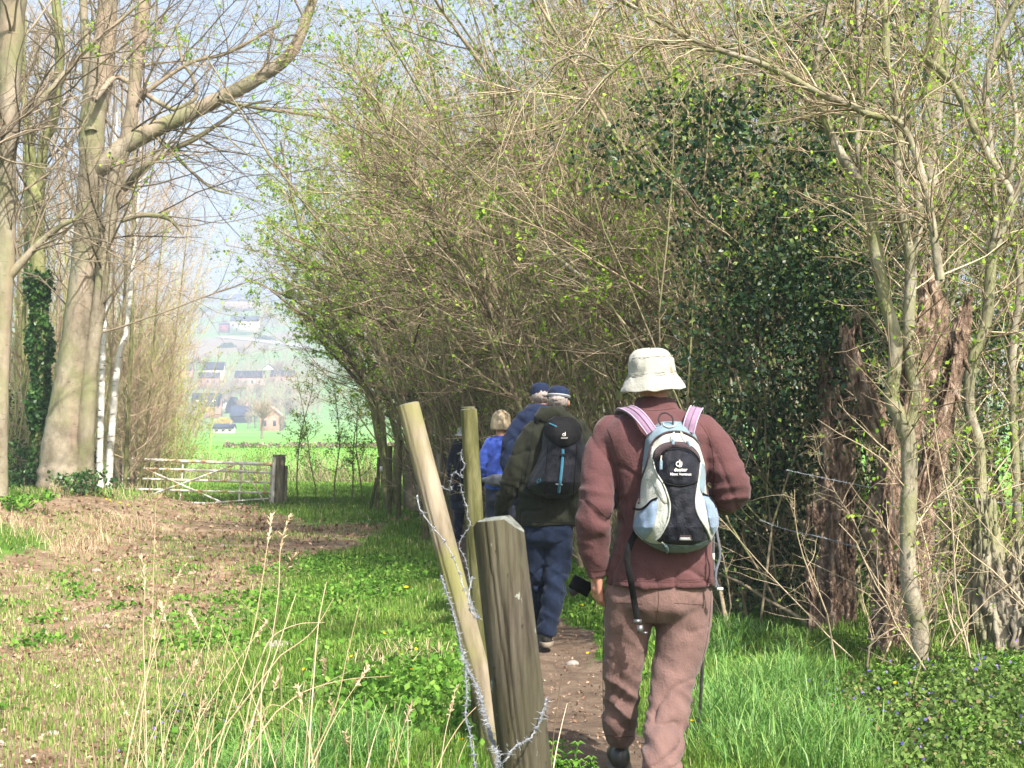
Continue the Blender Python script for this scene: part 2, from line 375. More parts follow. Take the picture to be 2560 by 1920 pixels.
# ================= right side: hedge trees =================
def make_proto(kind, rng, H):
    """multi-stemmed hedge tree: returns (trunk mb, crown mb) around the origin, leaning towards -x"""
    tr = MB(); cr = MB()
    if kind == 'hazel': n0, lean, sp, wander = 13, .16, .28, .06
    elif kind == 'hawthorn': n0, lean, sp, wander = 5, .14, .22, .07
    elif kind == 'maple': n0, lean, sp, wander = 3, .3, .15, .10
    else: n0, lean, sp, wander = 30, .06, .22, .03
    S = np.zeros((n0, 3)); S[:, :2] = rng.normal(size=(n0, 2)) * sp; S[:, 2] = -.1
    D = np.concatenate([rng.normal(size=(n0, 2)) * (.20 if kind == 'hazel' else .14), np.ones((n0, 1))], 1); D[:, 0] -= lean
    L = H * rng.uniform(.75, 1.15, n0)
    P0 = walk(S, D, L, 12, wander, (-.010, 0, .02 if kind == 'hawthorn' else -.002), rng)
    r0 = {'hazel': .028, 'hawthorn': .05, 'maple': .085, 'shoots': .014}[kind] * rng.uniform(.6, 1.3, n0)
    R0 = r0[:, None] * np.linspace(1, .22, 12)[None]
    tr.tubes(P0, R0, 7, 0)
    nb = {'hazel': 90, 'hawthorn': 70, 'maple': 50, 'shoots': 60}[kind]
    P1, R1 = kids(P0, R0, nb, .3, 1, .65, .2, (H * .18, H * .42), .55, 7, .10, (-.03, 0, .03), rng=rng)
    cr.tubes(P1, R1, 4, 0, rng.uniform(0, 1, nb))
    P2, R2 = kids(P1, R1, nb * 9, .1, 1, .7, .25, (.4, 1.15), .5, 5, .16, (0, 0, .02), rng=rng, rmin=.0025)
    cr.tubes(P2, R2, 3, 0, rng.uniform(0, 1, nb * 9))
    n3 = nb * 36
    P3, R3 = kids(P2, R2, n3, .1, 1, .75, .25, (.15, .5), .6, 4, .2, (0, 0, .01), rng=rng, rmin=.0022)
    cr.tubes(P3, R3, 3, 0, rng.uniform(0, 1, n3))
    nl = {'hazel': 6000, 'hawthorn': 8000, 'maple': 13000, 'shoots': 3500}[kind]
    leaves(cr, P3, nl, {'hazel': .042, 'hawthorn': .030, 'maple': .06, 'shoots': .03}[kind], .02, 1, rng, clump=nl // 5)
    return tr, cr
PROTOS = {}
def hedge_tree(kind, var, x, y, rz, sc_, name, label, cat='tree', group=None, z=0.0):
    key = (kind, var)
    root = empty(name, (x, y, float(gz(x, y)) + z), label, cat, group, rz); root.scale = (sc_, sc_, sc_)
    if key not in PROTOS:
        rng = np.random.default_rng(100 + 7 * var + len(kind) * 31)
        tr, cr = make_proto(kind, rng, {'hazel': 7.5, 'hawthorn': 6.5, 'maple': 7.5, 'shoots': 6.0}[kind])
        tm = {'hazel': 'bark_brown', 'hawthorn': 'bark_grey', 'maple': 'bark_moss', 'shoots': 'bark_brown'}[kind]
        lm = {'hazel': 'leaf', 'hawthorn': 'leaf', 'maple': 'leaf_pale', 'shoots': 'leaf'}[kind]
        a = tr.build('trunk', M[tm], root); b = cr.build('crown', [M['twig'], M[lm]], root); PROTOS[key] = (a, b)
    else:
        for src in PROTOS[key]:
            c = src.copy(); C.objects.link(c); c.parent = root
    return root
def hedge_x(y): return np.interp(y, [6, 8, 12, 18, 26, 31, 37, 42], [3.4, 3.1, 2.7, 1.9, .2, -1.0, -2.4, -3.3])
LAB = {'hazel': 'many-stemmed brown hazel with small fresh leaves, right of the footpath',
       'hawthorn': 'grey-stemmed hawthorn with dense twigs and tiny leaves, right of the footpath',
       'shoots': 'clump of thin straight upright shoots, right of the footpath'}
rr = np.random.default_rng(3)
y = 11.8; k = 0
while y < 43:
    kind = ('hazel', 'shoots', 'hawthorn', 'hazel')[k % 4]
    x = float(hedge_x(y)) + rr.uniform(-.1, .5)
    hedge_tree(kind, k % 3, x + .9 * float(sstep(29, 34, y)), y, rr.uniform(-.9, .9), rr.uniform(.85, 1.12) * (1.12 if 12 < y < 26 else 1), kind + ('_tree' if kind != 'shoots' else '_shrub') if kind != 'shoots' else 'coppice_shrub',
               LAB[kind], 'tree' if kind != 'shoots' else 'shrub', 'hedge trees along the footpath')
    y += rr.uniform(.8, 1.15); k += 1
y = 10.4
while y < 44:                       # a second row behind, away from the path
    kind = ('hawthorn', 'hazel')[k % 2]
    x = float(hedge_x(y)) + rr.uniform(1.6, 2.8)
    hedge_tree(kind, k % 3, x, y, rr.uniform(-2, 2), rr.uniform(.8, 1.1), kind + '_tree', LAB[kind].replace(', right of the footpath', ' at the back of the hedge'), 'tree', 'trees at the back of the hedge')
    y += rr.uniform(1.3, 1.9); k += 1
for i, (x, y, s) in enumerate([(6.6, 8.6, 1.05), (5.6, 10.4, 1.0), (7.4, 12.0, 1.0)]):  # hawthorns beyond the right edge of view, added to shade the hedge
    hedge_tree('hawthorn', i % 3, x, y, 1.3 * i, s, 'hawthorn_tree', 'grey-stemmed hawthorn with dense twigs and tiny leaves, added out of frame to shade the hedge', 'tree', 'trees at the back of the hedge')
y = 13.0
while y < 40:                       # a third row still farther back, added to thicken and darken the hedge
    hedge_tree(('hazel', 'hawthorn')[k % 2], k % 3, float(hedge_x(y)) + rr.uniform(4.2, 5.4), y, rr.uniform(-2, 2), rr.uniform(.9, 1.15), ('hazel', 'hawthorn')[k % 2] + '_tree', LAB[('hazel', 'hawthorn')[k % 2]].replace(', right of the footpath', ' at the back of the hedge'), 'tree', 'trees at the back of the hedge')
    y += rr.uniform(1.8, 2.4); k += 1
# leafy maples that spill out to the left at the far end
for i, (x, y, s, lab) in enumerate([(-2.0, 34.5, 1.0, 'field maple hung with bright new leaves leaning out left over the field edge'),
                                    (-2.6, 31.0, 1.0, 'mossy maple with pale leaf clusters just nearer than the field-edge maple'),
                                    (-2.9, 39.0, 1.0, 'field maple with thin new leaves farthest along the hedge'),
                                    (-0.9, 29.0, 1.05, 'leaning mossy maple behind the leaning fence post')]):
    hedge_tree('maple', i % 2, x, y, (.2, -.3, .5, 0)[i], s, 'maple_tree', lab)
# thin leafy saplings right of the gate
for i, (u, v0, v1, d) in enumerate([(745, 900, 1262, 35), (790, 930, 1262, 35.5), (838, 960, 1270, 33.5), (880, 950, 1262, 35), (905, 1000, 1262, 34)]):
    a = px(u, v1, d); b = px(u + rr.uniform(-12, 12), v0, d); h = b.z - a.z
    root = empty('sapling', (a.x, a.y, float(gz(a.x, a.y))), ['thin sapling nearest the gate post with pale leaf buds', 'slender sapling second to the right of the gate post', 'darker-stemmed sapling in the middle of the row beside the gate',
                 'slender sapling second from the stake fence right of the gate', 'thin leafy sapling closest to the leaning fence stakes'][i], 'sapling')
    t_ = MB(); P0 = walk([[0, 0, -.05]], [[0, 0, 1]], [h], 10, .08, (0, 0, .02), rr); R0 = .022 * np.linspace(1, .3, 10)[None]; t_.tubes(P0, R0, 6); t_.build('trunk', M['bark_moss'], root)
    c_ = MB(); P1, R1 = kids(P0, R0, 26, .2, 1, .8, .2, (.4, .9), .5, 5, .12, (0, 0, .03), rng=rr); c_.tubes(P1, R1, 3, 0, .4)
    P2, R2 = kids(P1, R1, 110, .2, 1, .7, .2, (.15, .4), .6, 4, .15, rng=rr, rmin=.003); c_.tubes(P2, R2, 3, 0, .5)
    leaves(c_, P2, 520, .05, .03, 1, rr); c_.build('crown', [M['twig'], M['leaf']], root)

# ---- traced leaning trunks within the hedge
def traced_tree(name, label, cat, stems, d, bark, twigs=200, tw=(.3, .9), leafn=600, leafmat_='leaf', twigmat='twig', n3=None, seed=1, sides=9, lsize=.03, t0=.0, lump=.04, ang=.8, trop=(0, 0, .01)):
    rng = np.random.default_rng(seed); col = []; mb = MB(); first = None
    for s in stems:
        dd = d
        stem(mb, s, dd, 6, sides, 0, lump, collect=col, rng=rng)
    p0 = px(stems[0][0][0], stems[0][0][1], stems[0][0][3] if len(stems[0][0]) > 3 else d)
    root = empty(name, tuple(p0), label, cat)
    P, R = stackc(col)
    for V in mb.V: V -= np.array(p0)
    P = P - np.array(p0)
    mb.build('trunk', M[bark], root)
    c = MB()
    if twigs:
        P1, R1 = kids(P, R, twigs, t0, 1, ang, .25, tw, .35, 6, .14, trop, rng=rng, rmin=.003, rmax=.0008 * d if d > 12 else .006, fall=.1); c.tubes(P1, R1, 4, 0, rng.uniform(0, 1, len(P1)))
        P2, R2 = kids(P1, R1, (n3 or twigs * 4), .1, 1, .8, .3, (tw[0] * .5, tw[1] * .5), .6, 5, .18, rng=rng, rmin=.0018); c.tubes(P2, R2, 3, 0, rng.uniform(0, 1, len(P2)))
        P3, R3 = kids(P2, R2, (n3 or twigs * 4) * 2, .1, 1, .8, .3, (tw[0] * .2, tw[1] * .25), .6, 4, .2, rng=rng, rmin=.0014); c.tubes(P3, R3, 3, 0, rng.uniform(0, 1, len(P3)))
        if leafn: leaves(c, P3, leafn, lsize, .015, 1, rng)
        c.build('crown', [M[twigmat], M[leafmat_]], root)
    return root
# curved pale hawthorn, right foreground
A = [(2297, 1735, 46, 8.2), (2299, 1650, 44), (2297, 1558, 44), (2273, 1459, 42), (2270, 1340, 40), (2273, 1137, 40), (2257, 1058, 42), (2229, 998, 36), (2237, 918, 34), (2237, 839, 34), (2213, 751, 33), (2190, 635, 32), (2178, 540, 30), (2155, 463, 30), (2109, 397, 26), (2070, 320, 22), (2047, 231, 20), (2039, 174, 22), (2051, 96, 21), (2070, 23, 20), (2085, -60, 18)]
B = [(2159, 462, 16), (2149, 417, 15), (2143, 347, 14), (2155, 289, 15), (2153, 231, 14), (2151, 116, 13), (2143, 23, 12), (2140, -60, 10)]
Cc = [(2277, 1062, 32), (2288, 990, 30), (2273, 899, 28), (2273, 779, 30), (2277, 660, 30), (2263, 579, 26), (2249, 502, 24), (2244, 386, 22), (2244, 270, 22), (2232, 212, 20), (2215, 154, 20), (2215, 77, 19), (2209, 0, 18), (2200, -80, 16)]
D_ = [(2280, 650, 22), (2290, 602, 24), (2298, 540, 22), (2290, 451, 20), (2267, 405, 18), (2249, 332, 14), (2247, 280, 12)]
traced_tree('hawthorn_tree', 'pale grey curved hawthorn trunk forking beside the rotten stump right of the walkers', 'tree', [A, B, Cc, D_], 8.2, 'bark_grey', 190, (.25, .8), 1500, seed=21, sides=12, twigmat='twig')
Fk = [(2470, 1560, 40, 8.8), (2465, 1400, 34), (2452, 1237, 30), (2448, 1117, 30), (2428, 1046, 28), (2422, 970, 28), (2436, 887, 28), (2464, 811, 26), (2472, 739, 26), (2478, 660, 26), (2485, 620, 28), (2514, 552, 26), (2533, 494, 22), (2560, 440, 20), (2600, 380, 18)]
E = [(2533, 490, 20), (2487, 417, 22), (2440, 328, 20), (2398, 239, 18), (2340, 166, 18), (2263, 116, 17), (2213, 69, 15), (2167, 31, 12), (2109, 15, 11), (2051, 27, 10), (1954, 66, 9), (1877, 112, 8), (1800, 127, 7), (1751, 123, 6)]
G2 = [(2478, 660, 20), (2490, 560, 16), (2480, 420, 16), (2470, 300, 18), (2465, 220, 16), (2490, 110, 16), (2530, 30, 16), (2560, -30, 14)]
traced_tree('hawthorn_tree', 'hawthorn at the right edge whose long thin branch arches over to the left', 'tree', [Fk, E, G2], 8.8, 'bark_grey', 190, (.25, .8), 2200, seed=22, sides=10)
G = [(2245, 300, 16, 7.9), (2170, 285, 18), (2132, 266, 18), (2031, 224, 17), (1954, 181, 17), (1877, 150, 15), (1798, 125, 15), (1722, 94, 13), (1635, 47, 12), (1552, 0, 12), (1480, -40, 10)]
Hb = [(1798, 125, 10), (1751, 123, 9), (1664, 105, 9), (1606, 119, 9), (1534, 177, 9), (1480, 224, 8), (1433, 282, 8), (1407, 340, 7), (1375, 390, 6), (1353, 427, 5), (1353, 470, 4)]
Ib = [(1530, 177, 7), (1498, 155, 6), (1454, 136, 6), (1396, 155, 6), (1339, 210, 6), (1281, 262, 5), (1270, 300, 3)]
traced_tree('hazel_tree', 'grey branches reaching in from the right across the top above the hat', 'tree', [[(2350, 700, 24, 7.9), (2320, 500, 20), (2280, 360, 18), (2245, 300, 16)], G, Hb, Ib], 7.9, 'bark_grey', 200, (.25, .8), 900, seed=23, lsize=.022)
# slim upright stems between hawthorns
X1 = [(2385, 1540, 14, 9.4), (2380, 1300, 12), (2395, 1100, 12), (2360, 900, 12), (2390, 700, 10), (2400, 500, 10), (2370, 200, 8), (2340, -40, 6)]
X2 = [(2330, 1560, 18, 9.2), (2345, 1350, 16), (2310, 1100, 14), (2290, 1000, 12), (2320, 850, 11), (2340, 640, 10), (2350, 420, 9), (2300, 200, 7), (2230, 0, 5)]
X3 = [(2550, 1500, 24, 9.4), (2540, 1200, 22), (2530, 900, 20), (2550, 700, 18), (2520, 500, 15), (2540, 300, 12), (2500, 60, 9), (2480, -60, 7)]
X4 = [(2350, 1480, 13, 9.3), (2370, 1180, 12), (2330, 940, 10), (2360, 760, 10), (2375, 560, 9)]
traced_tree('hazel_tree', 'group of slim grey upright stems between the two pale hawthorns', 'tree', [X1, X2, X3, X4], 9.3, 'bark_grey', 220, (.3, 1.0), 2600, seed=24, t0=0)
# pale barkless tree high at right
traced_tree('dead_tree', 'pale barkless dead trunk rising behind the hawthorn branches at upper right', 'tree',
            [[(2310, 1500, 60, 10.6), (2320, 1000, 58), (2318, 700, 56), (2325, 420, 54), (2335, 150, 50), (2350, 0, 48), (2360, -80, 44)]], 10.6, 'bark_grey', 40, (.3, 1.), 0, seed=25)
# big leaning mossy trunks, middle of the hedge
K1 = [(1335, 1130, 32, 20), (1309, 992, 30), (1262, 890, 28), (1239, 850, 26), (1210, 808, 26), (1174, 766, 26), (1128, 737, 24), (1096, 704, 24), (1060, 665, 22), (1040, 632, 20), (1024, 603, 20), (998, 561, 18), (985, 532, 16), (962, 496, 14), (933, 463, 11), (905, 400, 8), (870, 330, 6)]
K2 = [(1390, 1000, 26, 20), (1375, 940, 26), (1360, 900, 24), (1350, 850, 20), (1330, 780, 18), (1290, 700, 15), (1240, 600, 13), (1180, 500, 12), (1130, 420, 10), (1080, 300, 8)]
traced_tree('leaning_tree', 'mossy trunk leaning left out of the hedge above the walkers in front', 'tree', [K1, K2], 20, 'bark_moss', 320, (.6, 2.0), 3200, seed=26, lsize=.05)
K3 = [(1300, 1010, 18, 17), (1240, 800, 17), (1160, 640, 14), (1090, 520, 12), (1010, 420, 10), (960, 300, 8), (900, 180, 6)]
K4 = [(1550, 1000, 22, 14), (1560, 800, 18), (1520, 650, 16), (1450, 520, 13), (1340, 400, 10), (1230, 330, 8)]
traced_tree('leaning_tree', 'slender brown trunk leaning left behind the blonde walker', 'tree', [K3], 17, 'bark_brown', 200, (.5, 1.8), 2000, seed=27, lsize=.045)
traced_tree('leaning_tree', 'thin mossy trunk curving left just behind the bucket hat', 'tree', [K4], 14, 'bark_moss', 200, (.5, 1.6), 2000, seed=28, lsize=.04)
T1 = [(1045, 1275, 78, 31), (1050, 1150, 64), (1058, 1050, 54), (1075, 950, 44), (1090, 850, 34), (1060, 760, 26), (1010, 690, 20), (960, 620, 14), (900, 540, 10)]
T2 = [(1055, 1010, 34, 31), (1030, 940, 30), (1005, 880, 28), (985, 830, 24), (960, 780, 18), (920, 730, 14), (860, 690, 10), (790, 660, 7)]
T3 = [(1030, 1060, 28, 31), (1000, 960, 24), (985, 880, 22), (975, 800, 18), (985, 700, 16), (960, 600, 12), (930, 480, 9), (900, 330, 6)]
traced_tree('old_tree', 'stout pale old tree trunk standing at the fence behind the green post', 'tree', [T1, T2, T3], 31, 'beech', 300, (.8, 2.6), 4200, 'leaf_pale', seed=29, lsize=.07)
# dense brown stems behind walkers: a stand of coppice
for i, (u, d, n) in enumerate([(1110, 27, 16), (1165, 25, 18), (1225, 23, 18), (1290, 21.5, 18), (1450, 17.5, 14), (1400, 19.5, 14), (1510, 15.5, 12)]):
    a = px(u, 1110 + 1.4 * F / d, d); rng = np.random.default_rng(400 + i)
    root = empty('coppice_stool', tuple(gpt(a.x, a.y)), ['brown coppice stool nearest the stout old tree behind the green post', 'brown coppice stool behind the dark-coated walker', 'brown coppice stool directly behind the blonde walker', 'brown coppice stool behind the navy-capped walker',
                 'coppice stool just left of the bucket hat', 'coppice stool between the olive-coated walker and the bucket hat', 'coppice stool behind the shoulder of the man in brown'][i], 'coppice stool')
    t_ = MB(); S = np.zeros((n, 3)); S[:, :2] = rng.normal(size=(n, 2)) * .32; S[:, 2] = -.1
    Dn = np.concatenate([rng.normal(size=(n, 2)) * .13, np.ones((n, 1))], 1); Dn[:, 0] -= .12
    P0 = walk(S, Dn, rng.uniform(3.5, 7.5, n), 10, .05, (-.01, 0, 0), rng); R0 = (.03 * rng.uniform(.5, 1.3, n))[:, None] * np.linspace(1, .3, 10)[None]
    t_.tubes(P0, R0, 7); t_.build('stems', M['bark_brown'], root)
    c_ = MB(); P1, R1 = kids(P0, R0, 120, .0, 1, .6, .2, (.5, 1.6), .5, 6, .1, (0, 0, .02), rng=rng, rmin=.004); c_.tubes(P1, R1, 3, 0, rng.uniform(0, 1, 120))
    P2, R2 = kids(P1, R1, 900, .1, 1, .7, .2, (.2, .6), .6, 4, .15, rng=rng, rmin=.003); c_.tubes(P2, R2, 3, 0, rng.uniform(0, 1, 900))
    leaves(c_, P2, 1500, .035, .02, 1, rng); c_.build('twigs', [M['twig'], M['leaf']], root)

# ---- holly
def holly_bush(name, label, blobs, nl, seed, size=.045, trunks=(), ns=16):
    rng = np.random.default_rng(seed); pos = []; tot = sum(b[3] * b[4] * b[5] for b in blobs)
    c0 = np.array(px(*blobs[0][:3])); base = np.array(gpt(c0[0], c0[1])); root = empty(name, tuple(base), label, 'holly bush')
    for (u, v, d, rx, ry, rz) in blobs:
        c = np.array(px(u, v, d)); n = int(nl * rx * ry * rz / tot)
        p = nrm(rng.normal(size=(n, 3))) * (rng.uniform(.05, 1, (n, 1)) ** .40)
        # clumped: pull towards random sprig centres
        k = max(8, n // 38); sc_ = nrm(rng.normal(size=(k, 3))) * (rng.uniform(.1, 1.05, (k, 1)) ** .45)
        q = sc_[rng.integers(k, size=n)] + rng.normal(size=(n, 3)) * .12 * np.array([1, 1, .7])
        p = np.where(rng.uniform(size=(n, 1)) < .85, q, p)
        pos.append(c + p * np.array([rx, ry, rz]))
    pos = np.concatenate(pos) - base; pos = pos[pos[:, 2] > .05]
    mb = MB(); leafquads(mb, pos, size, 0, rng, 0, 1, down=.4, wid=.30); mb.build('foliage', M['holly'], root)
    tb = MB(); n = ns
    bl = np.array([np.array(px(*b[:3])) - base for b in blobs]); tgt = bl[rng.integers(len(bl), size=n)] + rng.normal(size=(n, 3)) * .5
    S = np.stack([rng.normal(size=n) * .35 + bl[:, 0].mean() * .6, rng.normal(size=n) * .35, np.zeros(n) - .05], 1); dv = tgt - S
    P0 = walk(S, dv, np.linalg.norm(dv, axis=1) * 1.1, 9, .09, (0, 0, 0), rng); R0 = rng.uniform(.008, .018, (n, 1)) * np.linspace(1, .3, 9)[None]
    P1, R1 = kids(P0, R0, 160, .2, 1, .8, .2, (.4, 1.2), .5, 6, .12, rng=rng, rmin=.003)
    tb.tubes(P0, R0, 7); tb.tubes(P1, R1, 3); tb.build('stems', M['bark_brown'], root)
    return root
holly_bush('holly_bush', 'large dark glossy holly right of the bucket hat behind the rotten stumps', [(1960, 880, 10.6, .95, .8, .9), (1925, 620, 10.8, .75, .8, .7), (2080, 640, 10.6, .75, .8, .8), (1860, 1130, 11.0, .5, .6, .5), (2000, 1260, 10.9, .85, .6, .65), (1830, 1350, 11.3, .55, .5, .45), (2150, 950, 10.2, .55, .6, .8), (2300, 900, 10.9, .6, .6, 1.0)], 30000, 31, size=.044)
holly_bush('holly_bush', 'looser holly growing high above the hat with glossy leaves and sky between', [(1780, 340, 10.8, 1.0, .7, .5), (1600, 350, 12, .8, .7, .4), (1950, 330, 10.6, .9, .8, .7), (2080, 120, 10.6, .8, .7, .5)], 4800, 32, size=.055, ns=5)
holly_bush('holly_bush', 'small dark holly low in the hedge behind the stout old tree', [(1115, 935, 26, .65, .6, .8), (1150, 880, 26, .5, .6, .6), (1215, 1010, 25, .5, .5, .6)], 4200, 33, size=.06)
holly_bush('holly_bush', 'dark ivy-like holly undergrowth between the man in brown and the first stump', [(1950, 1430, 10.9, .75, .4, .3), (1830, 1330, 11.6, .5, .5, .45), (2180, 1330, 10.8, .5, .4, .5), (2420, 1000, 11.0, .7, .5, .8)], 8000, 34, size=.04)

# ---- rotten stumps
def stump(label, stems, d, seed, frag=60):
    rng = np.random.default_rng(seed); mb = MB(); root = None; allP = []
    p0 = np.array(px(stems[0][0][0], stems[0][0][1], stems[0][0][3]))
    root = empty('rotten_stump', tuple(p0), label, 'tree stump')
    for s in stems:
        rows = []
        for p in s:
            dep = p[3] if len(p) > 3 else s[0][3]; w_ = px(p[0], p[1], dep); rows.append((w_.x, w_.y, w_.z, p[2] / 2 / F * dep))
        q = smooth_poly(rows, 22); n, S = len(q), 54; a = np.arange(S) * 2 * np.pi / S
        V = np.zeros((n, S, 3)); off = rng.uniform(0, 50)
        for i in range(n):
            for j in range(S):
                h = q[i, 2]
                fl = abs(mnoise.noise(Vector((math.cos(a[j]) * 2.6 + off, math.sin(a[j]) * 2.6, h * 1.1))))
                f2 = mnoise.noise(Vector((math.cos(a[j]) * 6.5, math.sin(a[j]) * 6.5 + off, h * 3.6)))
                f3 = mnoise.noise(Vector((math.cos(a[j]) * 12, math.sin(a[j]) * 12 + off, h * 17.0)))
                r = q[i, 3] * (.74 + 1.0 * fl + .36 * f2 + .30 * f3 + .10 * abs(mnoise.noise(Vector((a[j] * 9, off, h * 40)))))
                V[i, j] = (q[i, 0] + r * math.cos(a[j]), q[i, 1] + r * math.sin(a[j]), h)
        # jagged top
        for j in range(S): V[-1, j, 2] += rng.uniform(-.02, .09); V[-2, j, 2] += rng.uniform(-.01, .03)
        i_, j_ = np.meshgrid(np.arange(n - 1), np.arange(S), indexing='ij'); j2 = (j_ + 1) % S
        Q = np.stack([i_ * S + j_, i_ * S + j2, (i_ + 1) * S + j2, (i_ + 1) * S + j_], -1).reshape(-1, 4)
        mb.add(V.reshape(-1, 3) - p0, Q)
        c = len(q); mb.add(np.vstack([V[-1] - p0, q[-1:, :3] - p0 + [[0, 0, -.06]]]), tris=np.stack([np.arange(S), (np.arange(S) + 1) % S, np.full(S, S)], -1))
        # loose splinters of bark
        k = frag; ii = rng.integers(0, n, k); aa = rng.uniform(0, 6.28, k)
        Pp = np.stack([q[ii, 0] + q[ii, 3] * np.cos(aa), q[ii, 1] + q[ii, 3] * np.sin(aa), q[ii, 2]], 1) - p0
        Ds = np.stack([np.cos(aa) * .15, np.sin(aa) * .15, rng.choice([-1, 1], k) * 1.0], 1)
        L = rng.uniform(.03, .12, k); PP = walk(Pp, Ds, L, 4, .12, rng=rng); mb.tubes(PP, rng.uniform(.006, .018, (k, 1)) * np.array([[1, 1, .7, .15]]), 4)
    mb.build('wood', M['rot'], root)
    return root
stump('reddish split rotten stump with pale sunlit wood, farther of the two beside the holly',
      [[(2075, 1612, 72, 10.1), (2085, 1480, 64), (2078, 1330, 54), (2085, 1180, 60), (2080, 1050, 56), (2070, 950, 36), (2058, 905, 14)],
       [(2035, 1610, 40, 10.0), (2040, 1540, 34), (2030, 1470, 26), (2022, 1440, 12)], [(2120, 1600, 40, 10.2), (2120, 1400, 30), (2125, 1200, 26), (2118, 1000, 24), (2110, 860, 22), (2122, 800, 10)], [(2038, 1315, 30, 10.0), (2033, 1290, 26), (2036, 1268, 10)]], 10.1, 51, 26)
stump('tall dark rotten stump with hollow side close to the pale hawthorn trunk',
      [[(2212, 1715, 84, 8.6), (2222, 1600, 76), (2228, 1450, 66), (2215, 1330, 62), (2230, 1200, 66), (2260, 1080, 66), (2290, 960, 70), (2320, 850, 68), (2330, 770, 52), (2320, 700, 30), (2325, 680, 12)],
       [(2210, 1110, 50, 8.5), (2185, 1040, 52), (2150, 950, 46), (2125, 880, 38), (2120, 840, 26), (2140, 815, 12)],
       [(2265, 1700, 60, 8.7), (2285, 1500, 56), (2300, 1300, 60), (2340, 1100, 48), (2380, 950, 46), (2400, 830, 40), (2420, 760, 16)]], 8.6, 52, 40)
# pale ivy-matted trunk low at right edge
stump('broad pale fibrous root mass at the lower right edge',
      [[(2520, 1740, 150, 8.4), (2500, 1600, 120), (2480, 1450, 90), (2470, 1350, 60), (2460, 1270, 40)], [(2570, 1700, 110, 8.3), (2570, 1540, 90), (2560, 1440, 60), (2555, 1380, 30)]], 8.4, 53, 160).children[0].data.materials[0] = M['bark_grey']
# tangle of bare thorny shoots low at right
rng = np.random.default_rng(77)
for i, (u, v, d, n, lab) in enumerate([(2350, 1690, 8.3, 8, 'tangle of bare thorny shoots at the foot of the pale hawthorn'), (2480, 1660, 8.1, 10, 'tangle of bare shoots in front of the pale root mass'), (1960, 1520, 11.0, 18, 'thicket of thin bare shoots under the dark holly'), (1850, 1500, 11.3, 22, 'thicket of thin shoots just right of the man in brown')]):
    p0 = np.array(px(u, v, d)); p0[2] = gz(p0[0], p0[1]); root = empty('thorn_shrub', tuple(p0), lab, 'shrub')
    S = rng.normal(size=(n, 3)) * [.35, .25, 0]; Dn = rng.normal(size=(n, 3)) * [.45, .4, .1] + [-.1, 0, 1]
    P0 = walk(S, Dn, rng.uniform(.6, 1.7, n), 9, .14, (0, 0, -.02), rng); R0 = rng.uniform(.004, .008, (n, 1)) * np.linspace(1, .3, 9)[None]
    t_ = MB(); t_.tubes(P0, R0, 5, 0, .8); P1, R1 = kids(P0, R0, n * 14, .1, 1, .9, .3, (.1, .5), .5, 5, .15, rng=rng, rmin=.0018); t_.tubes(P1, R1, 3, 0, rng.uniform(.3, 1, len(P1)))
    P2, R2 = kids(P1, R1, n * 40, .1, 1, .9, .3, (.03, .14), .6, 3, .15, rng=rng, rmin=.0013); t_.tubes(P2, R2, 3, 0, rng.uniform(.3, 1, len(P2)))
    leaves(t_, P2, n * 14, .02, .01, 1, rng); t_.build('stems', [M['twig'], M['leaf']], root)
# ================= left side: beech, birches, ivy tree, wood =================
def left_tree(name, label, stems, d, bark, twigs, tw, seed, leafn=0, twigmat='twig_dark', n3=None, sides=14, low=None, lump=.025, trop=(0, 0, .012), ang=.8, lm='litter', lsize=.05, cat='tree', smallr=.02):
    rng = np.random.default_rng(seed); col = []; mb = MB()
    p0 = px(stems[0][0][0], stems[0][0][1], stems[0][0][3] if len(stems[0][0]) > 3 else d); p0.z = min(p0.z, float(gz(p0.x, p0.y)))
    for s in stems: stem(mb, s, d, 8, sides, 0, lump, collect=col, rng=rng)
    root = empty(name, tuple(p0), label, cat)
    for V in mb.V: V -= np.array(p0)
    P, R = stackc(col); P = P - np.array(p0)
    mb.build('trunk', M[bark], root)
    c = MB()
    hi = P[:, :, 2].mean(1) > (low or 0)
    P1, R1 = kids(P[hi], R[hi], twigs, 0, 1, ang, .3, tw, .3, 9, .13, trop, fall=.1, rng=rng, rmin=.005, rmax=smallr); c.tubes(P1, R1, 5, 0, rng.uniform(0, 1, len(P1)))
    n3 = n3 or twigs * 6
    P2, R2 = kids(P1, R1, n3, .15, 1, .7, .25, (tw[0] * .35, tw[1] * .45), .55, 6, .14, (0, 0, .02), rng=rng, rmin=.0032, rmax=.008); c.tubes(P2, R2, 4, 0, rng.uniform(0, 1, len(P2)))
    P3, R3 = kids(P2, R2, n3 * 3, .1, 1, .75, .25, (tw[0] * .12, tw[1] * .2), .6, 5, .16, (0, 0, .02), rng=rng, rmin=.003); c.tubes(P3, R3, 3, 0, rng.uniform(0, 1, len(P3)))
    if leafn: leaves(c, P3, leafn, lsize, .02, 1, rng, clump=max(3, leafn // 3))
    c.build('crown', [M[twigmat], M[lm]], root)
    return root, P, R
BM = [(152, 1245, 128, 26), (148, 1190, 106), (156, 1090, 92), (168, 1000, 82), (190, 840, 70), (207, 680, 62), (215, 600, 64), (228, 450, 62), (231, 300, 62), (250, 200, 64), (262, 100, 56), (270, 0, 46), (276, -90, 42)]
BM2 = [(205, 1230, 56, 26.2), (214, 1080, 44), (228, 900, 38), (242, 800, 36), (255, 700, 34), (262, 620, 34), (282, 500, 38), (293, 424, 38), (318, 340, 36), (332, 260, 33), (339, 193, 33), (350, 100, 34), (362, 0, 32), (370, -90, 30)]
BM3 = [(228, 330, 30, 25.8), (220, 240, 26), (214, 120, 22), (208, 0, 20), (204, -80, 18)]
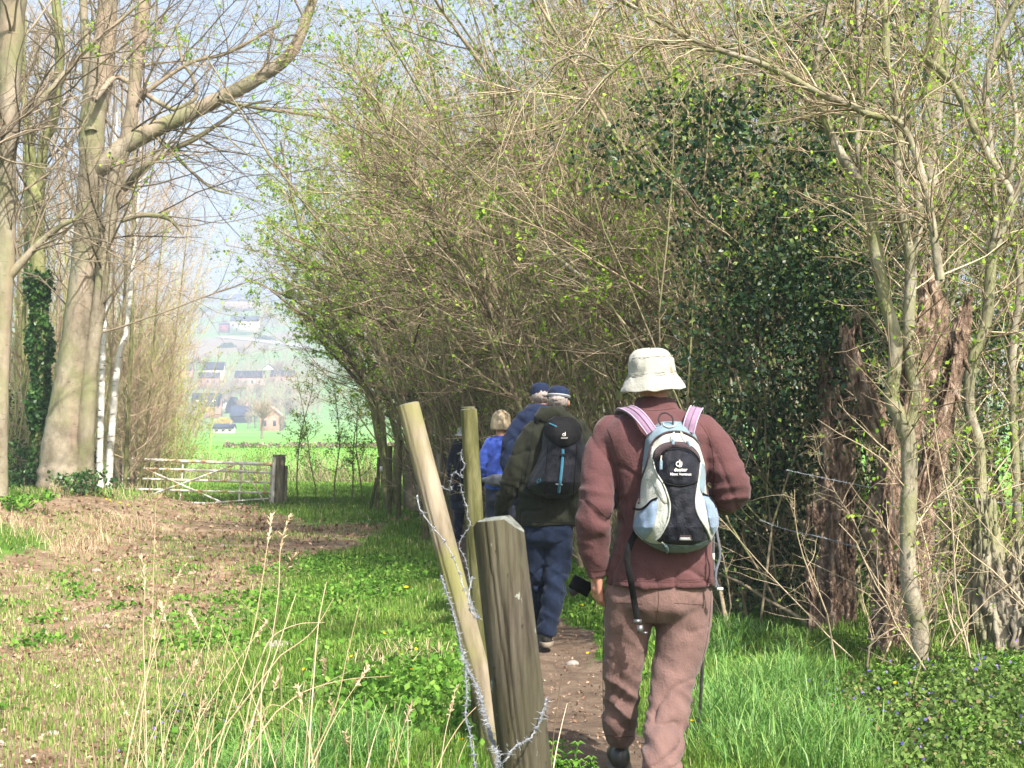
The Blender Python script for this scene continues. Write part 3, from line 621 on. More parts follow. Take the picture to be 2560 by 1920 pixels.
BB = [(222, 455, 30, 26.1), (262, 412, 42, 25.9), (309, 366, 46), (386, 324, 42), (455, 293, 40), (540, 251, 38), (602, 220, 36), (679, 174, 34), (725, 135, 32), (752, 85, 28), (771, 31, 25), (785, -10, 23), (800, -90, 20)]
BS1 = [(235, 250, 16, 25.4), (285, 195, 13), (320, 205, 14), (372, 240, 13), (420, 268, 13), (447, 270, 13), (490, 240, 12), (480, 190, 10), (455, 150, 8), (440, 60, 7)]
BS2 = [(300, 552, 14, 26), (350, 538, 14), (400, 540, 13), (430, 552, 12), (456, 585, 4)]
BS3 = [(310, 470, 22, 26.4), (370, 410, 18), (430, 375, 15), (490, 345, 14), (560, 300, 9), (610, 265, 7), (680, 250, 6)]
BS4 = [(380, 330, 14, 26), (440, 390, 10), (480, 430, 8), (530, 470, 7), (580, 486, 4)]
BS5 = [(330, 260, 14, 26), (400, 205, 11), (480, 155, 10), (560, 135, 9), (640, 95, 8), (700, 60, 6)]
BS6 = [(545, 245, 12, 25.6), (600, 262, 10), (680, 275, 9), (760, 285, 8), (850, 300, 5)]
left_tree('beech_tree', 'massive two-stemmed grey beech whose thick limb reaches up to the right over the track',
          [BM, BM2, BM3, BB, BS1, BS2, BS3, BS4, BS5, BS6], 26, 'beech', 170, (1.0, 4.2), 61, 30, n3=1100, low=3.0, smallr=.022)
L1 = [(-4, 1240, 50, 21), (-2, 1117, 42), (4, 880, 40), (11, 700, 46), (15, 617, 48), (17, 424, 44), (23, 270, 48), (25, 154, 58), (33, 0, 66), (38, -90, 66)]
L1b = [(14, 700, 28, 21), (50, 660, 21), (95, 612, 17), (150, 566, 14), (190, 545, 11), (225, 500, 8)]
L1c = [(-60, 400, 26, 19), (0, 336, 22), (77, 270, 20), (127, 228, 18), (174, 170, 15), (208, 131, 13), (290, 60, 9), (370, -10, 6)]
left_tree('beech_tree', 'old beech trunk cut by the left edge with slanting limbs', [L1, L1b, L1c], 21, 'beech', 100, (.8, 3.0), 62, 30, n3=600, low=3.0)
I1 = [(104, 1180, 52, 28), (106, 1080, 44), (103, 1000, 38), (99, 840, 36), (95, 680, 38), (90, 560, 44), (89, 500, 48), (80, 440, 32), (76, 386, 26), (72, 340, 24), (60, 240, 18), (50, 100, 14), (45, -60, 11)]
I2 = [(95, 500, 30, 28), (104, 405, 26), (112, 347, 28), (131, 309, 26), (143, 231, 24), (150, 116, 24), (139, 0, 22), (135, -80, 20)]
iv, P, R = left_tree('ivy_clad_tree', 'forked tree with dark ivy wrapped round its lower trunk left of the big beech', [I1, I2], 28, 'bark_moss', 60, (.8, 2.5), 63, n3=350, low=4)
mb = MB(); rng = np.random.default_rng(8)
m = P[:, :, 2].mean(1) < 4.6; Pl = P[m]; Rl = R[m]; n = 9000
idx = rng.integers(len(Pl), size=n); t = rng.uniform(0, 2.99, n); i0 = t.astype(int); f = (t - i0)[:, None]
pos = Pl[idx, i0] * (1 - f) + Pl[idx, i0 + 1] * f
off = nrm(rng.normal(size=(n, 3)) * [1, 1, .3]) * (.14 + .16 * rng.uniform(size=(n, 1)) * (.5 + .5 * np.sin(pos[:, 2:3] * 5)))
leafquads(mb, pos + off, .085, 0, rng, 0, 1, down=.8, wid=.45); mb.build('ivy', M['ivy'], iv)
for nm, lab, pts, d in (('birch_tree', 'slender white birch trunk, left of the pair beside the gate', [(250, 1236, 18, 29), (249, 1150, 16), (251, 1080, 16), (254, 980, 15), (257, 900, 14), (262, 800, 11), (268, 680, 10), (275, 560, 9), (285, 420, 8), (292, 280, 6)], 29),
                        ('birch_tree', 'slender white birch trunk, right of the pair beside the gate', [(270, 1240, 20, 29.4), (276, 1120, 18), (286, 1000, 17), (291, 940, 16), (300, 880, 14), (315, 830, 12), (325, 740, 12), (333, 660, 10), (341, 560, 8), (348, 460, 7), (356, 300, 5)], 29.4)):
    left_tree(nm, lab, [pts], d, 'birch', 34, (.5, 1.8), 64 + int(d * 10) % 7, n3=240, low=5, twigmat='twig_red', lump=.01)
# slender poles of the copse beyond the birches
for i, (u0, u1, d, wpx, lab) in enumerate([(312, 335, 31, 11, 'greenish straight pole nearest the birches'), (330, 305, 32, 10, 'dark slender trunk crossing behind the right birch'), (225, 330, 33, 9, 'thin dark stem rising from behind the beech foot'), (75, 60, 30, 14, 'pale trunk between the edge beech and the ivy tree'), (45, 30, 33, 10, 'thin grey trunk at far left behind the edge beech'), (140, 165, 34, 12, 'reddish trunk in the copse between ivy tree and beech'),
                                           (350, 395, 33, 8, 'olive sapling pole leaning right above the gate hinge'), (340, 360, 34, 8, 'slim olive pole behind the left end of the gate'), (180, 130, 36, 10, 'trunk far in the copse leaning left'), (20, 90, 36, 11, 'trunk far in the copse leaning right'), (385, 455, 36, 7, 'thin yellowish pole leaning right over the gate')]):
    um = (u0 + u1) / 2 + (-1) ** i * 6
    left_tree('copse_tree', lab, [[(u0, 1215, wpx, d), (um - 3, 900, wpx * .85), (um + 4, 600, wpx * .7), (u1, 300, wpx * .55), (u1 + 5, 40, wpx * .35)] if i not in (6, 7, 10) else [(u0, 1215, wpx, d), (um, 950, wpx * .8), (u1, 700, wpx * .5), (u1 + 20, 520, wpx * .3)]], d,
              ('bark_moss', 'bark_brown', 'beech_low')[i % 3], 80, (.5, 2.2), 70 + i, n3=700, twigmat='twig_red', low=.6)
# brushy willow coppice behind the gate's left half
def brush(name, label, u, d, n, H, spread, lean, seed, mat='twig_red', lm='leaf_pale', nl=0, cat='shrub', rad=.012):
    rng = np.random.default_rng(seed); a = px(u, 1110, d); root = empty(name, tuple(gpt(a.x, a.y)), label, cat)
    S = rng.normal(size=(n, 3)) * [spread, spread, 0]; Dn = rng.normal(size=(n, 3)) * [.16, .16, .05] + [lean, 0, 1]
    L = H * rng.uniform(.55, 1.1, n); P0 = walk(S, Dn, L, 9, .035, (0, 0, .0), rng); R0 = rad * rng.uniform(.5, 1.5, (n, 1)) * np.linspace(1, .25, 9)[None]
    mb = MB(); mb.tubes(P0, R0, 4, 0, rng.uniform(.3, 1, n)); mb.build('stems', M['twig_olive'], root)
    c = MB(); P1, R1 = kids(P0, R0, n * 9, .1, 1, .4, .15, (.5, 1.6), .6, 5, .08, (0, 0, .03), rng=rng, rmin=.005); c.tubes(P1, R1, 3, 0, rng.uniform(0, 1, n * 9))
    P2, R2 = kids(P1, R1, n * 30, .1, 1, .5, .2, (.2, .6), .6, 4, .1, (0, 0, .03), rng=rng, rmin=.0045); c.tubes(P2, R2, 3, 0, rng.uniform(0, 1, n * 30))
    if nl: leaves(c, P2, nl, .05, .03, 1, rng)
    c.build('twigs', [M[mat], M[lm]], root)
for i, (u, d, n, H, sp, ln, nl, lab) in enumerate([
    (325, 36, 50, 5.6, .45, .02, 500, 'tall reddish brush of coppice shoots right behind the birches'), (360, 37, 50, 4.6, .45, .08, 900, 'olive brush of coppice shoots behind the left end of the gate'),
    (400, 38, 36, 3.4, .4, .12, 900, 'yellow-green brush of shoots leaning right over the gate'), (290, 38, 60, 6.4, .6, .0, 300, 'reddish brush of shoots between beech and birches'),
    (340, 40, 50, 6.6, .6, .03, 200, 'tall purplish-brown brush farther behind the gate'), (240, 36, 50, 6.5, .6, .0, 100, 'brown brush in the gap between the two beech stems'),
    (130, 34, 60, 7.0, .9, .0, 600, 'brown undergrowth brush between ivy tree and beech'), (40, 32, 60, 6.0, .9, .0, 900, 'brown and green undergrowth at the far left'),
    (60, 40, 60, 8.0, 1.2, .0, 100, 'deep reddish brush behind the ivy tree'), (190, 42, 60, 8.0, 1.2, .0, 100, 'deep reddish brush behind the big beech'), (-30, 36, 50, 8.0, 1.2, .0, 100, 'deep brush behind the edge beech')]):
    brush('coppice_shrub', lab, u, d, n, H, sp, ln, 90 + i, nl=nl * 3, mat='twig_red' if i not in (1, 2) else 'twig_olive')
# ivy and holly undergrowth at the left
def shrub_blob(name, label, x, y, rx, ry, rz, n, mat, seed, size=.06, cat='shrub', zc=.5, rlo=0, rhi=1):
    rng = np.random.default_rng(seed); root = empty(name, tuple(gpt(x, y)), label, cat)
    k = max(6, n // 30); sc_ = nrm(rng.normal(size=(k, 3))) * (rng.uniform(.1, 1, (k, 1)) ** .5); p = sc_[rng.integers(k, size=n)] + rng.normal(size=(n, 3)) * .13
    p = p * [rx, ry, rz] + [0, 0, rz * zc]; p[:, 2] = np.abs(p[:, 2])
    mb = MB(); leafquads(mb, p, size, 0, rng, rlo, rhi, wid=.4); mb.build('foliage', M[mat], root)
    tb = MB(); q = sc_[:min(k, 40)] * [rx, ry, rz] + [0, 0, rz * zc]; q[:, 2] = np.abs(q[:, 2]); S = q * [.15, .15, 0]
    P0 = walk(S, q - S + [0, 0, .01], np.linalg.norm(q - S, axis=1) + .05, 5, .1, rng=rng); tb.tubes(P0, .008 * np.linspace(1, .4, 5)[None], 4, 0, .3); tb.build('stems', M['twig'], root)
    return root
for i, (u, v, d, rx, rz, n, mt, lab) in enumerate([(60, 1190, 29, .8, .7, 2000, 'ivy', 'low dark ivy thicket at the foot of the ivy tree'), (215, 1215, 25.0, .5, .28, 700, 'ivy', 'dark bramble clump at the foot of the big beech'),
                                                  (30, 950, 31, .9, 1.6, 3000, 'ivy', 'ivy hanging mass between edge beech and ivy tree'), (150, 1000, 31, .7, 1.3, 2400, 'ivy', 'ivy mass between ivy tree and big beech'), (60, 1235, 21, .5, .16, 500, 'weed', 'green bramble tuft on the bank left of the beech')]):
    a = px(u, v, d); shrub_blob('undergrowth_shrub', lab, a.x, d, rx, .7, rz, n, mt, 120 + i, .07, zc=.7)

# ================= gate, posts, hedge in the meadow =================
m, t, out = nt('rusty_paint')
rust = ramp(t, tex(t, 3.5, 6, rough=.7), [(.52, (.74, .72, .67)), (.58, (.60, .38, .20)), (.70, (.36, .17, .08))])
princ(t, out, rust, .75, bump(t, tex(t, 60, 5), .3, .002)); M['rusty'] = m
barkmat('post_wood', (.10, .085, .06, 1), (.24, .21, .155, 1), (.36, .32, .25, 1), 14, (1, 1, .12), bs=.7, bd=.006)
barkmat('post_green', (.035, .037, .016, 1), (.088, .088, .034, 1), (.155, .148, .078, 1), 22, (1, 1, .22), bs=.8, bd=.006)
gd = 34.0; g0 = px(308, 1110, gd); groot = empty('field_gate', (g0.x, gd, 0), 'rusty white tubular steel field gate with crossed braces across the track', 'gate')
def gp(u, v): p = px(u, v, gd); return np.array([p.x - g0.x, 0, p.z])
def bar(name, pts, r, y=0.0):
    b = MB(); P = np.array([gp(*q) + [0, y, 0] for q in pts]); P = smooth_poly(P, 3) if len(P) > 2 else np.linspace(P[0], P[1], 6)
    b.tubes(P[None], np.full((1, len(P)), r), 8, cap=True); return b.build(name, M['rusty'], groot)
for a, b, r in (((308, 1147), (678, 1161), .036), ((310, 1170), (676, 1181), .026), ((310, 1196), (676, 1206), .026), ((309, 1222), (676, 1232), .026), ((370, 1255), (676, 1262), .026)): bar('rail', [a, b], r)
for a, b, r in (((308, 1146), (305, 1218), .024), ((678, 1160), (674, 1262), .024), ((457, 1154), (449, 1256), .018), ((602, 1158), (596, 1268), .022)): bar('upright', [a, b], r, .03)
for a, b in (((326, 1156), (552, 1254)), ((592, 1160), (352, 1246)), ((606, 1160), (662, 1256)), ((540, 1256), (672, 1246))): bar('brace', [a, b], .018, -.035)
bar('latch', [(662, 1210), (662, 1232)], .02, -.03)
def post(name, label, top, bot, wpx, d, mat, seed, db=None, dt=None, chamfer=False, cat='fence post', par='post', lump=.03, S=20):
    rng = np.random.default_rng(seed); a = np.array(px(bot[0], bot[1], db or d)); b = np.array(px(top[0], top[1], dt or d)); r = wpx / 2 / F * d
    ax = nrm(b - a)
    gz_ = float(gz(a[0], a[1]))
    if a[2] > gz_ - .05: a = a - ax * (a[2] - gz_ + .1) / ax[2]
    L = np.linalg.norm(b - a); n = max(10, int(L / (.03 if d < 8 else .1))); root = empty(name, tuple(a + ax * max(0, (gz_ - a[2]) / ax[2])), label, cat)
    o = np.array(root.location); u = nrm(np.cross(ax, [0.1, 1, 0])); w_ = np.cross(ax, u); V = np.zeros((n, S, 3)); off = rng.uniform(0, 30)
    crack = rng.uniform(0, 6.28, 4) if S < 60 else np.array([1.30, 1.62, 1.98, 2.45])
    for i in range(n):
        h = L * i / (n - 1); c = a + ax * h
        for j in range(S):
            an = j * 2 * np.pi / S; rr_ = r * (1 + lump * 2 * mnoise.noise(Vector((math.cos(an) * 1.2 + off, math.sin(an) * 1.2, h * 2.5))) + lump * mnoise.noise(Vector((math.cos(an) * 5, math.sin(an) * 5 + off, h * 1.5))))
            for k_, cr_ in enumerate(crack):
                dd = abs((an - cr_ - .15 * math.sin(h * 3 + k_) + math.pi) % (2 * math.pi) - math.pi)
                if dd < (.034 if S > 60 else .07) and (h > L * (.25 + .12 * k_)): rr_ *= (.91 if S > 60 else .95)
            V[i, j] = c + (u * math.cos(an) + w_ * math.sin(an)) * rr_
    tilt = u * 0
    for j in range(S):
        e = V[-1, j] - b
        if chamfer:
            s_ = max(0, float(e @ chamfer_dir) / r - .40); V[-1, j] -= ax * (s_ * r * 1.05)
            s2 = max(0, -float(e @ chamfer_dir) / r - .7); V[-1, j] -= ax * (s2 * r * .8)
    edge = V[-1].copy(); inner = b + (edge - b) * .9 + ax * r * .05
    i_, j_ = np.meshgrid(np.arange(n - 1), np.arange(S), indexing='ij'); j2 = (j_ + 1) % S
    mb = MB(); mb.add(V.reshape(-1, 3) - o, np.stack([i_ * S + j_, i_ * S + j2, (i_ + 1) * S + j2, (i_ + 1) * S + j_], -1).reshape(-1, 4))
    jj = np.arange(S); tp = MB()
    tp.add(np.vstack([edge, inner, b[None] + ax * r * .05]) - o, np.stack([jj, (jj + 1) % S, S + (jj + 1) % S, S + jj], -1), np.stack([S + jj, S + (jj + 1) % S, np.full(S, 2 * S)], -1))
    mb.build(par, mat, root); tp.build('end_grain', M['end_grain'], root); return root
M['end_grain'] = simple('end_grain', (.07, .065, .05, 1), (.24, .27, .25, 1), 50, .95, .9, .006, spec=.1)
post('gate_post', 'weathered timber gate post with overgrown top at the right end of the gate', (697, 1137), (694, 1262), 30, 34, M['post_wood'], 1, lump=.08)
post('gate_post', 'rust-brown steel hanging post between the gate and the timber post', (686, 1143), (680, 1262), 9, 33.8, M['rusty'], 2, lump=.0)
post('gate_post', 'old timber post hidden in brush at the left end of the gate', (295, 1150), (292, 1250), 20, 34.2, M['post_wood'], 3, lump=.06)
post('fence_post', 'short thin stake just right of the gate post', (716, 1165), (712, 1258), 8, 34, M['post_wood'], 4)
post('fence_post', 'stake with a small white tag in the row under the maple branches', (947, 1143), (943, 1275), 9, 30, M['post_green'], 5)
post('fence_post', 'brace stake leaning against the tagged stake', (942, 1195), (925, 1278), 8, 30.3, M['post_green'], 6)
post('fence_post', 'grey-green stake just left of the stout old tree', (975, 1115), (974, 1285), 13, 28, M['post_green'], 7)
post('fence_post', 'mossy stake in front of the stout old tree', (1000, 1100), (996, 1296), 12, 26.5, M['post_green'], 8)
post('fence_post', 'grey-brown stake seen between the leaning post and the green post', (1098, 1134), (1104, 1300), 17, 22, M['post_wood'], 9)
post('fence_post', 'mossy stump of a stake low behind the leaning post', (1062, 1285), (1064, 1350), 20, 20, M['post_green'], 10)
t_ = MB(); a = px(953, 1172, 29.9); t_.box(tuple(a), (.03, .006, .05)); tag(t_.build('waymark', simple('tagwhite', (.75, .72, .70, 1), (.8, .78, .76, 1))), 'small white waymark tag fixed to a stake', 'waymark')
# foreground posts
m, t, out = nt('post_grey')
g1 = ramp(t, tex(t, 30, 8, (1, 1, .06), rough=.7), [(.30, (.016, .013, .010)), (.44, (.055, .047, .036)), (.58, (.098, .086, .067)), (.76, (.165, .15, .12))])
g2 = ramp(t, tex(t, 5, 5, (1, 1, .5)), [(.42, (0, 0, 0)), (.62, (.75, .75, .75))]); g1 = mix(t, math_(t, 'MULTIPLY', g2, .6), g1, (.06, .06, .03, 1))
g3 = ramp(t, tex(t, 38, 4, (1, 1, .55)), [(.66, (0, 0, 0)), (.70, (1, 1, 1))]); g1 = mix(t, math_(t, 'MULTIPLY', g3, .7), g1, (.30, .33, .30, 1))
g4 = ramp(t, tex(t, 70, 3, (1, 1, .35)), [(.28, (.9, .9, .9)), (.34, (0, 0, 0))]); g1 = mix(t, g4, g1, (.02, .017, .012, 1))
princ(t, out, g1, .92, bump(t, tex(t, 45, 8, (1, 1, .07), rough=.7), 1.0, .006), spec=.12); M['post_grey'] = m
barkmat('post_new', (.10, .08, .055, 1), (.205, .172, .125, 1), (.29, .25, .19, 1), 18, (1, 1, .12), moss=(.17, .165, .07, 1), bs=.7, bd=.004)
chamfer_dir = np.array([1.0, -.15, 0])
FP = post('fence_post', 'thick grey weathered fence post with lichen on top in the foreground', (1244, 1297), (1330, 2050), 128, 2.9, M['post_grey'], 11, chamfer=True, lump=.022, S=96)
post('fence_post', 'pale new fence post leaning far to the left', (1020, 1012), (1250, 1880), 55, 4.5, M['post_new'], 12, db=4.4, lump=.03, S=48)
post('fence_post', 'mossy green upright fence post between the leaning post and the blue sweater', (1172, 1024), (1202, 1560), 42, 6.6, M['post_green'], 13, lump=.03, S=40)
post('fence_post', 'second mossy post hidden right behind the green upright post', (1170, 1018), (1186, 1500), 34, 7.1, M['post_green'], 14, lump=.03, S=30)
# lichen patches and knots belong to the front post
# ---- barbed wire
M['wire'] = simple('wire', (.20, .215, .24, 1), (.36, .38, .42, 1), 80, .45, .3, .001, metal=.5, spec=.4)
M['wire_dark'] = simple('wire_dark', (.25, .27, .30, 1), (.36, .38, .42, 1), 80, .5, .3, .001, metal=.5)
def wire(label, pts, seed, gap=.055, r=.0010, bl=.013, mat='wire', tw=.0017):
    rng = np.random.default_rng(seed); W = np.array([tuple(px(*p)) for p in pts]); P = smooth_poly(W, 14)
    s = np.concatenate([[0], np.cumsum(np.linalg.norm(np.diff(P, axis=0), axis=1))]); n = int(s[-1] / .006) + 2
    q = np.linspace(0, s[-1], n); P = np.stack([np.interp(q, s, P[:, k]) for k in range(3)], 1) + .0012 * rng.normal(size=(n, 3))
    T = nrm(np.gradient(P, axis=0)); U = nrm(np.cross(T, [.2, 1, .1])); V = np.cross(T, U); ph = q / .022 * 2 * np.pi
    mb = MB()
    for o_ in (0, np.pi): mb.tubes((P + tw * (np.cos(ph + o_)[:, None] * U + np.sin(ph + o_)[:, None] * V) - P[0])[None], np.full((1, n), r), 5)
    bb = mb; st = max(1, int(gap / .006))
    for i in range(2, n - 1, st):
        a = rng.uniform(0, 6.28)
        for k in range(2):
            dr = nrm(np.cos(a + k * 1.6) * U[i] + np.sin(a + k * 1.6) * V[i] + rng.normal(size=3) * .25); c = P[i] - P[0] + T[i] * (k - .5) * .004
            bb.tubes(np.stack([c - dr * bl, c - dr * .003, c + dr * .003, c + dr * bl])[None], np.array([[.0004, r * .9, r * .9, .0004]]), 4)
        th = np.linspace(0, 2 * np.pi * 2, 14); co_ = P[i] - P[0] + T[i] * np.linspace(-.004, .004, 14)[:, None] + .0042 * (np.cos(th)[:, None] * U[i] + np.sin(th)[:, None] * V[i])
        bb.tubes(co_[None], np.full((1, 14), r * .8), 4)
    tag(bb.build('barbed_wire', M[mat], loc=tuple(P[0])), label, 'barbed wire')
wire('barbed wire strand curving down across the face of the leaning post', [(1043, 1238, 4.4), (1050, 1270, 4.38), (1075, 1310, 4.36), (1105, 1345, 4.36), (1130, 1388, 4.35), (1148, 1430, 4.35), (1160, 1470, 4.33), (1175, 1500, 4.3), (1190, 1535, 4.2), (1197, 1545, 4.1)], 1)
wire('barbed wire strand hanging beside the leaning post to the foot of the thick post', [(1103, 1440, 4.2), (1115, 1475, 4.1), (1130, 1520, 4.0), (1145, 1580, 3.9), (1155, 1630, 3.8), (1170, 1675, 3.6), (1190, 1710, 3.5), (1205, 1760, 3.3), (1222, 1820, 3.1), (1240, 1880, 2.85), (1254, 1915, 2.75)], 2, .036)
wire('barbed wire strand looped across the front of the thick grey post', [(1244, 1925, 2.72), (1262, 1900, 2.7), (1290, 1868, 2.72), (1320, 1850, 2.76), (1345, 1815, 2.8), (1358, 1780, 2.86), (1367, 1745, 2.95)], 3, .04, bl=.014)
wire('twist of barbed wire hooked round the top of the green post', [(1155, 1125, 6.4), (1152, 1140, 6.4), (1162, 1165, 6.38), (1150, 1180, 6.38), (1158, 1195, 6.38), (1135, 1180, 6.4), (1125, 1210, 6.42), (1130, 1225, 6.42), (1112, 1222, 6.44), (1102, 1214, 6.45)], 4, .03)
wire('curl of barbed wire on the lower half of the green post', [(1150, 1208, 6.3), (1158, 1240, 6.3), (1168, 1270, 6.3), (1168, 1290, 6.3), (1176, 1310, 6.3), (1160, 1335, 6.3), (1150, 1352, 6.3), (1148, 1370, 6.3), (1160, 1390, 6.3), (1168, 1420, 6.3), (1178, 1470, 6.3)], 5, .03)
wire('loose pale wire end dangling in front of the leaning post foot', [(1180, 1440, 4.2), (1172, 1500, 4.15), (1180, 1530, 4.1), (1192, 1545, 4.1)], 6, .035)
wire('thin barbed wire strand falling beside the main strand into the grass', [(1165, 1655, 3.9), (1166, 1700, 3.8), (1168, 1740, 3.7), (1165, 1790, 3.6), (1178, 1850, 3.5), (1190, 1925, 3.4)], 7, .04, bl=.012)
wire('dark barbed wire sagging through the hedge behind the man in brown', [(1900, 1300, 9.8), (1960, 1322, 9.7), (2060, 1345, 9.6), (2150, 1370, 9.4), (2260, 1395, 9.2), (2400, 1440, 8.9), (2560, 1480, 8.6)], 8, .09, mat='wire_dark', r=.002)
wire('higher dark barbed wire running through the hedge to the right edge', [(1965, 1175, 9.8), (2060, 1195, 9.6), (2160, 1215, 9.4), (2260, 1225, 9.0), (2400, 1245, 8.8), (2570, 1265, 8.5)], 9, .09, mat='wire_dark', r=.002)

# ---- clipped hedge and small trees in the meadow
def hedge_row(label, u0, u1, d0, d1, H, n, seed, name='clipped_hedge', mat='leaf', thick=.5, size=.07, tw=1):
    rng = np.random.default_rng(seed); a = px(u0, 1110, d0); b = px(u1, 1110, d1); root = empty(name, tuple(gpt(a.x, a.y)), label, 'hedge'); o = np.array(root.location)
    t = rng.uniform(size=n); x = a.x + (b.x - a.x) * t; y = a.y + (b.y - a.y) * t + rng.normal(size=n) * thick * .4; g = gz(x, y)
    den = .5 + .5 * np.sin(t * 37 + 3 * np.sin(t * 11)); hh = rng.uniform(size=n) ** .8; keep = rng.uniform(size=n) < (.35 + .65 * den)
    p = np.stack([x, y, g + H * (.04 + .96 * hh)], 1)[keep] - o; mb = MB(); leafquads(mb, p, size, 0, rng, 0, .8); mb.build('foliage', M[mat], root)
    k = int(n * .14 * tw); t = rng.uniform(size=k); x = a.x + (b.x - a.x) * t; y = a.y + (b.y - a.y) * t + rng.normal(size=k) * thick * .3
    P0 = walk(np.stack([x, y, gz(x, y)], 1) - o, rng.normal(size=(k, 3)) * [.3, .3, .05] + [0, 0, 1], H * rng.uniform(.6, 1.0, k), 5, .12, rng=rng); tb = MB(); tb.tubes(P0, .012 * np.linspace(1, .4, 5)[None], 3, 0, rng.uniform(.3, 1, k)); tb.build('stems', M['twig'], root)
hedge_row('thin clipped field hedge with gappy green leaves just beyond the gate', 360, 1010, 54, 50, 1.35, 11000, 5, tw=.35, size=.06)
hedge_row('low brown field hedge in the middle of the far meadow', 560, 1000, 165, 160, .5, 2000, 6, 'field_hedge', 'twig', size=.35, thick=1.2, tw=.3)
PT = {}
def bare_tree(name, label, u, v, d, H, seed, mat='twig_red', pollard=False, cat='tree', nl=0, lm='leaf_pale', wide=1.0, group=None, spindle=False):
    rng = np.random.default_rng(seed); a = px(u, v, d); root = empty(name, tuple(gpt(a.x, d)), label, cat, group)
    key = (pollard, mat, nl > 0, spindle, seed % 2, lm)
    root.scale = (H * wide, H * wide, H); root.rotation_euler = (0, 0, rng.uniform(0, 6))
    if key in PT:
        for s in PT[key]: c = s.copy(); C.objects.link(c); c.parent = root
        return root
    tb = MB(); hb = .42 if pollard else .5
    P0 = walk([[0, 0, -.02]], [[.03, 0, 1]], [hb], 6, .04, rng=rng); R0 = np.array([[1, .9, .85, .8, .8, .9 if pollard else .5]]) * (.035 if pollard else .022); tb.tubes(P0, R0, 7); 
    k = 22 if pollard else 14
    S = np.repeat(P0[:, -1], k, 0) if pollard else None
    if pollard: P1 = walk(S, rng.normal(size=(k, 3)) * [.6, .6, .2] + [0, 0, 1], rng.uniform(.25, .5, k), 6, .07, (0, 0, .03), rng); R1 = .009 * np.linspace(1, .3, 6)[None].repeat(k, 0)
    else: P1, R1 = kids(P0, R0, k, .35, 1, .7, .2, (.3, .55), .5, 6, .1, (0, 0, .06), rng=rng, rmin=.004)
    tb.tubes(P1, R1, 4)
    c = MB(); P2, R2 = kids(P1, R1, k * 9, .15, 1, .6, .2, (.1, .26), .5, 5, .12, (0, 0, .04), rng=rng, rmin=.004); c.tubes(P2, R2, 3, 0, rng.uniform(0, 1, len(P2)))
    P3, R3 = kids(P2, R2, k * 50, .1, 1, .6, .2, (.04, .14), .6, 4, .12, (0, 0, .03), rng=rng, rmin=.0032); c.tubes(P3, R3, 3, 0, rng.uniform(0, 1, len(P3)))
    if nl: leaves(c, P3, nl, .03, .015, 1, rng)
    A = tb.build('trunk', M['bark_grey' if not pollard else 'bark_brown'], root); B = c.build('crown', [M[mat], M[lm]], root); PT[key] = (A, B); return root
def dv(v):   # distance at which the valley ground shows at photo row v
    return float(np.interp(-v, -PR_V[4:14], PR_D[4:14]))
for i, (nm, u, v, hpx, mt, pol, nl, wide, lab) in enumerate([
    ('pollard_tree', 485, 1090, 75, 'twig', True, 0, 1.3, 'dark knobbly pollard tree in the far meadow left of the cream shed'),
    ('pollard_tree', 655, 1098, 120, 'twig_red', True, 0, .9, 'pale pollard tree in the far meadow in front of the brick gable'),
    ('bare_tree', 700, 1088, 70, 'twig_red', False, 0, 1.0, 'bare tree at the right of the brick gable'),
    ('bare_tree', 600, 1000, 70, 'twig_red', False, 0, 1.2, 'bare birch-like tree in front of the salmon house'),
    ('bare_tree', 640, 1010, 75, 'twig_red', False, 0, 1.0, 'bare tree right of the black barn'),
    ('bare_tree', 545, 990, 60, 'twig_red', False, 0, 1.3, 'bare tree below the cream house'),
    ('bare_tree', 470, 1000, 70, 'twig_red', False, 0, 1.3, 'wide bare tree left of the dormered house'),
    ('bare_tree', 430, 1075, 90, 'twig_olive', False, 0, 1.2, 'olive bare tree near the white caravan'),
    ('bare_tree', 520, 915, 45, 'twig_red', False, 0, 1.2, 'bare tree behind the cream house on the slope'),
    ('conifer_tree', 521, 905, 22, 'holly', False, 0, .8, 'dark conifer pair peeking above the cream house roof'),
    ('bare_tree', 610, 905, 50, 'twig_red', False, 0, 1.5, 'broad pale bare tree on the green slope'),
    ('bare_tree', 660, 900, 50, 'twig_red', False, 0, 1.3, 'bare tree on the slope above the salmon house'),
    ('bare_tree', 560, 805, 35, 'twig_red', False, 0, 1.3, 'bare tree left of the farm on the hillside'),
    ('bare_tree', 530, 790, 35, 'twig_red', False, 0, 1.5, 'bare tree on the hillside below the manor'),
    ('bare_tree', 600, 795, 24, 'twig_red', False, 0, 1.6, 'low bare tree between the manor and the farm'),
    ('bare_tree', 500, 830, 35, 'twig_red', False, 0, 1.5, 'bare tree beside the green slope at the left'),
    ('bare_tree', 665, 790, 40, 'twig_red', False, 0, 1.5, 'bare tree right of the farm on the hillside'),
    ('bare_tree', 480, 790, 40, 'twig_red', False, 0, 1.6, 'bare tree on the hillside far left of the farm'),
    ('bare_tree', 540, 750, 40, 'twig_red', False, 0, 1.5, 'bare tree on the skyline left of the manor'),
    ('bare_tree', 590, 735, 30, 'twig_red', False, 0, 1.6, 'bare tree on the skyline behind the manor roof'),
    ('bare_tree', 500, 745, 45, 'twig_red', False, 0, 1.5, 'large bare tree on the skyline at the left'),
    ('bare_tree', 460, 745, 50, 'twig_red', False, 0, 1.5, 'leftmost bare tree on the skyline above the gate'),
    ('bare_tree', 690, 960, 60, 'twig_red', False, 0, 1.4, 'bare tree beside the rightmost village roofs'),
    ('bare_tree', 410, 960, 70, 'twig_red', False, 0, 1.4, 'bare tree left of the leftmost village house')]):
    d = dv(v); bare_tree(nm, lab, u, v, d, hpx / F * d, 200 + i, mt, pol, wide=wide)
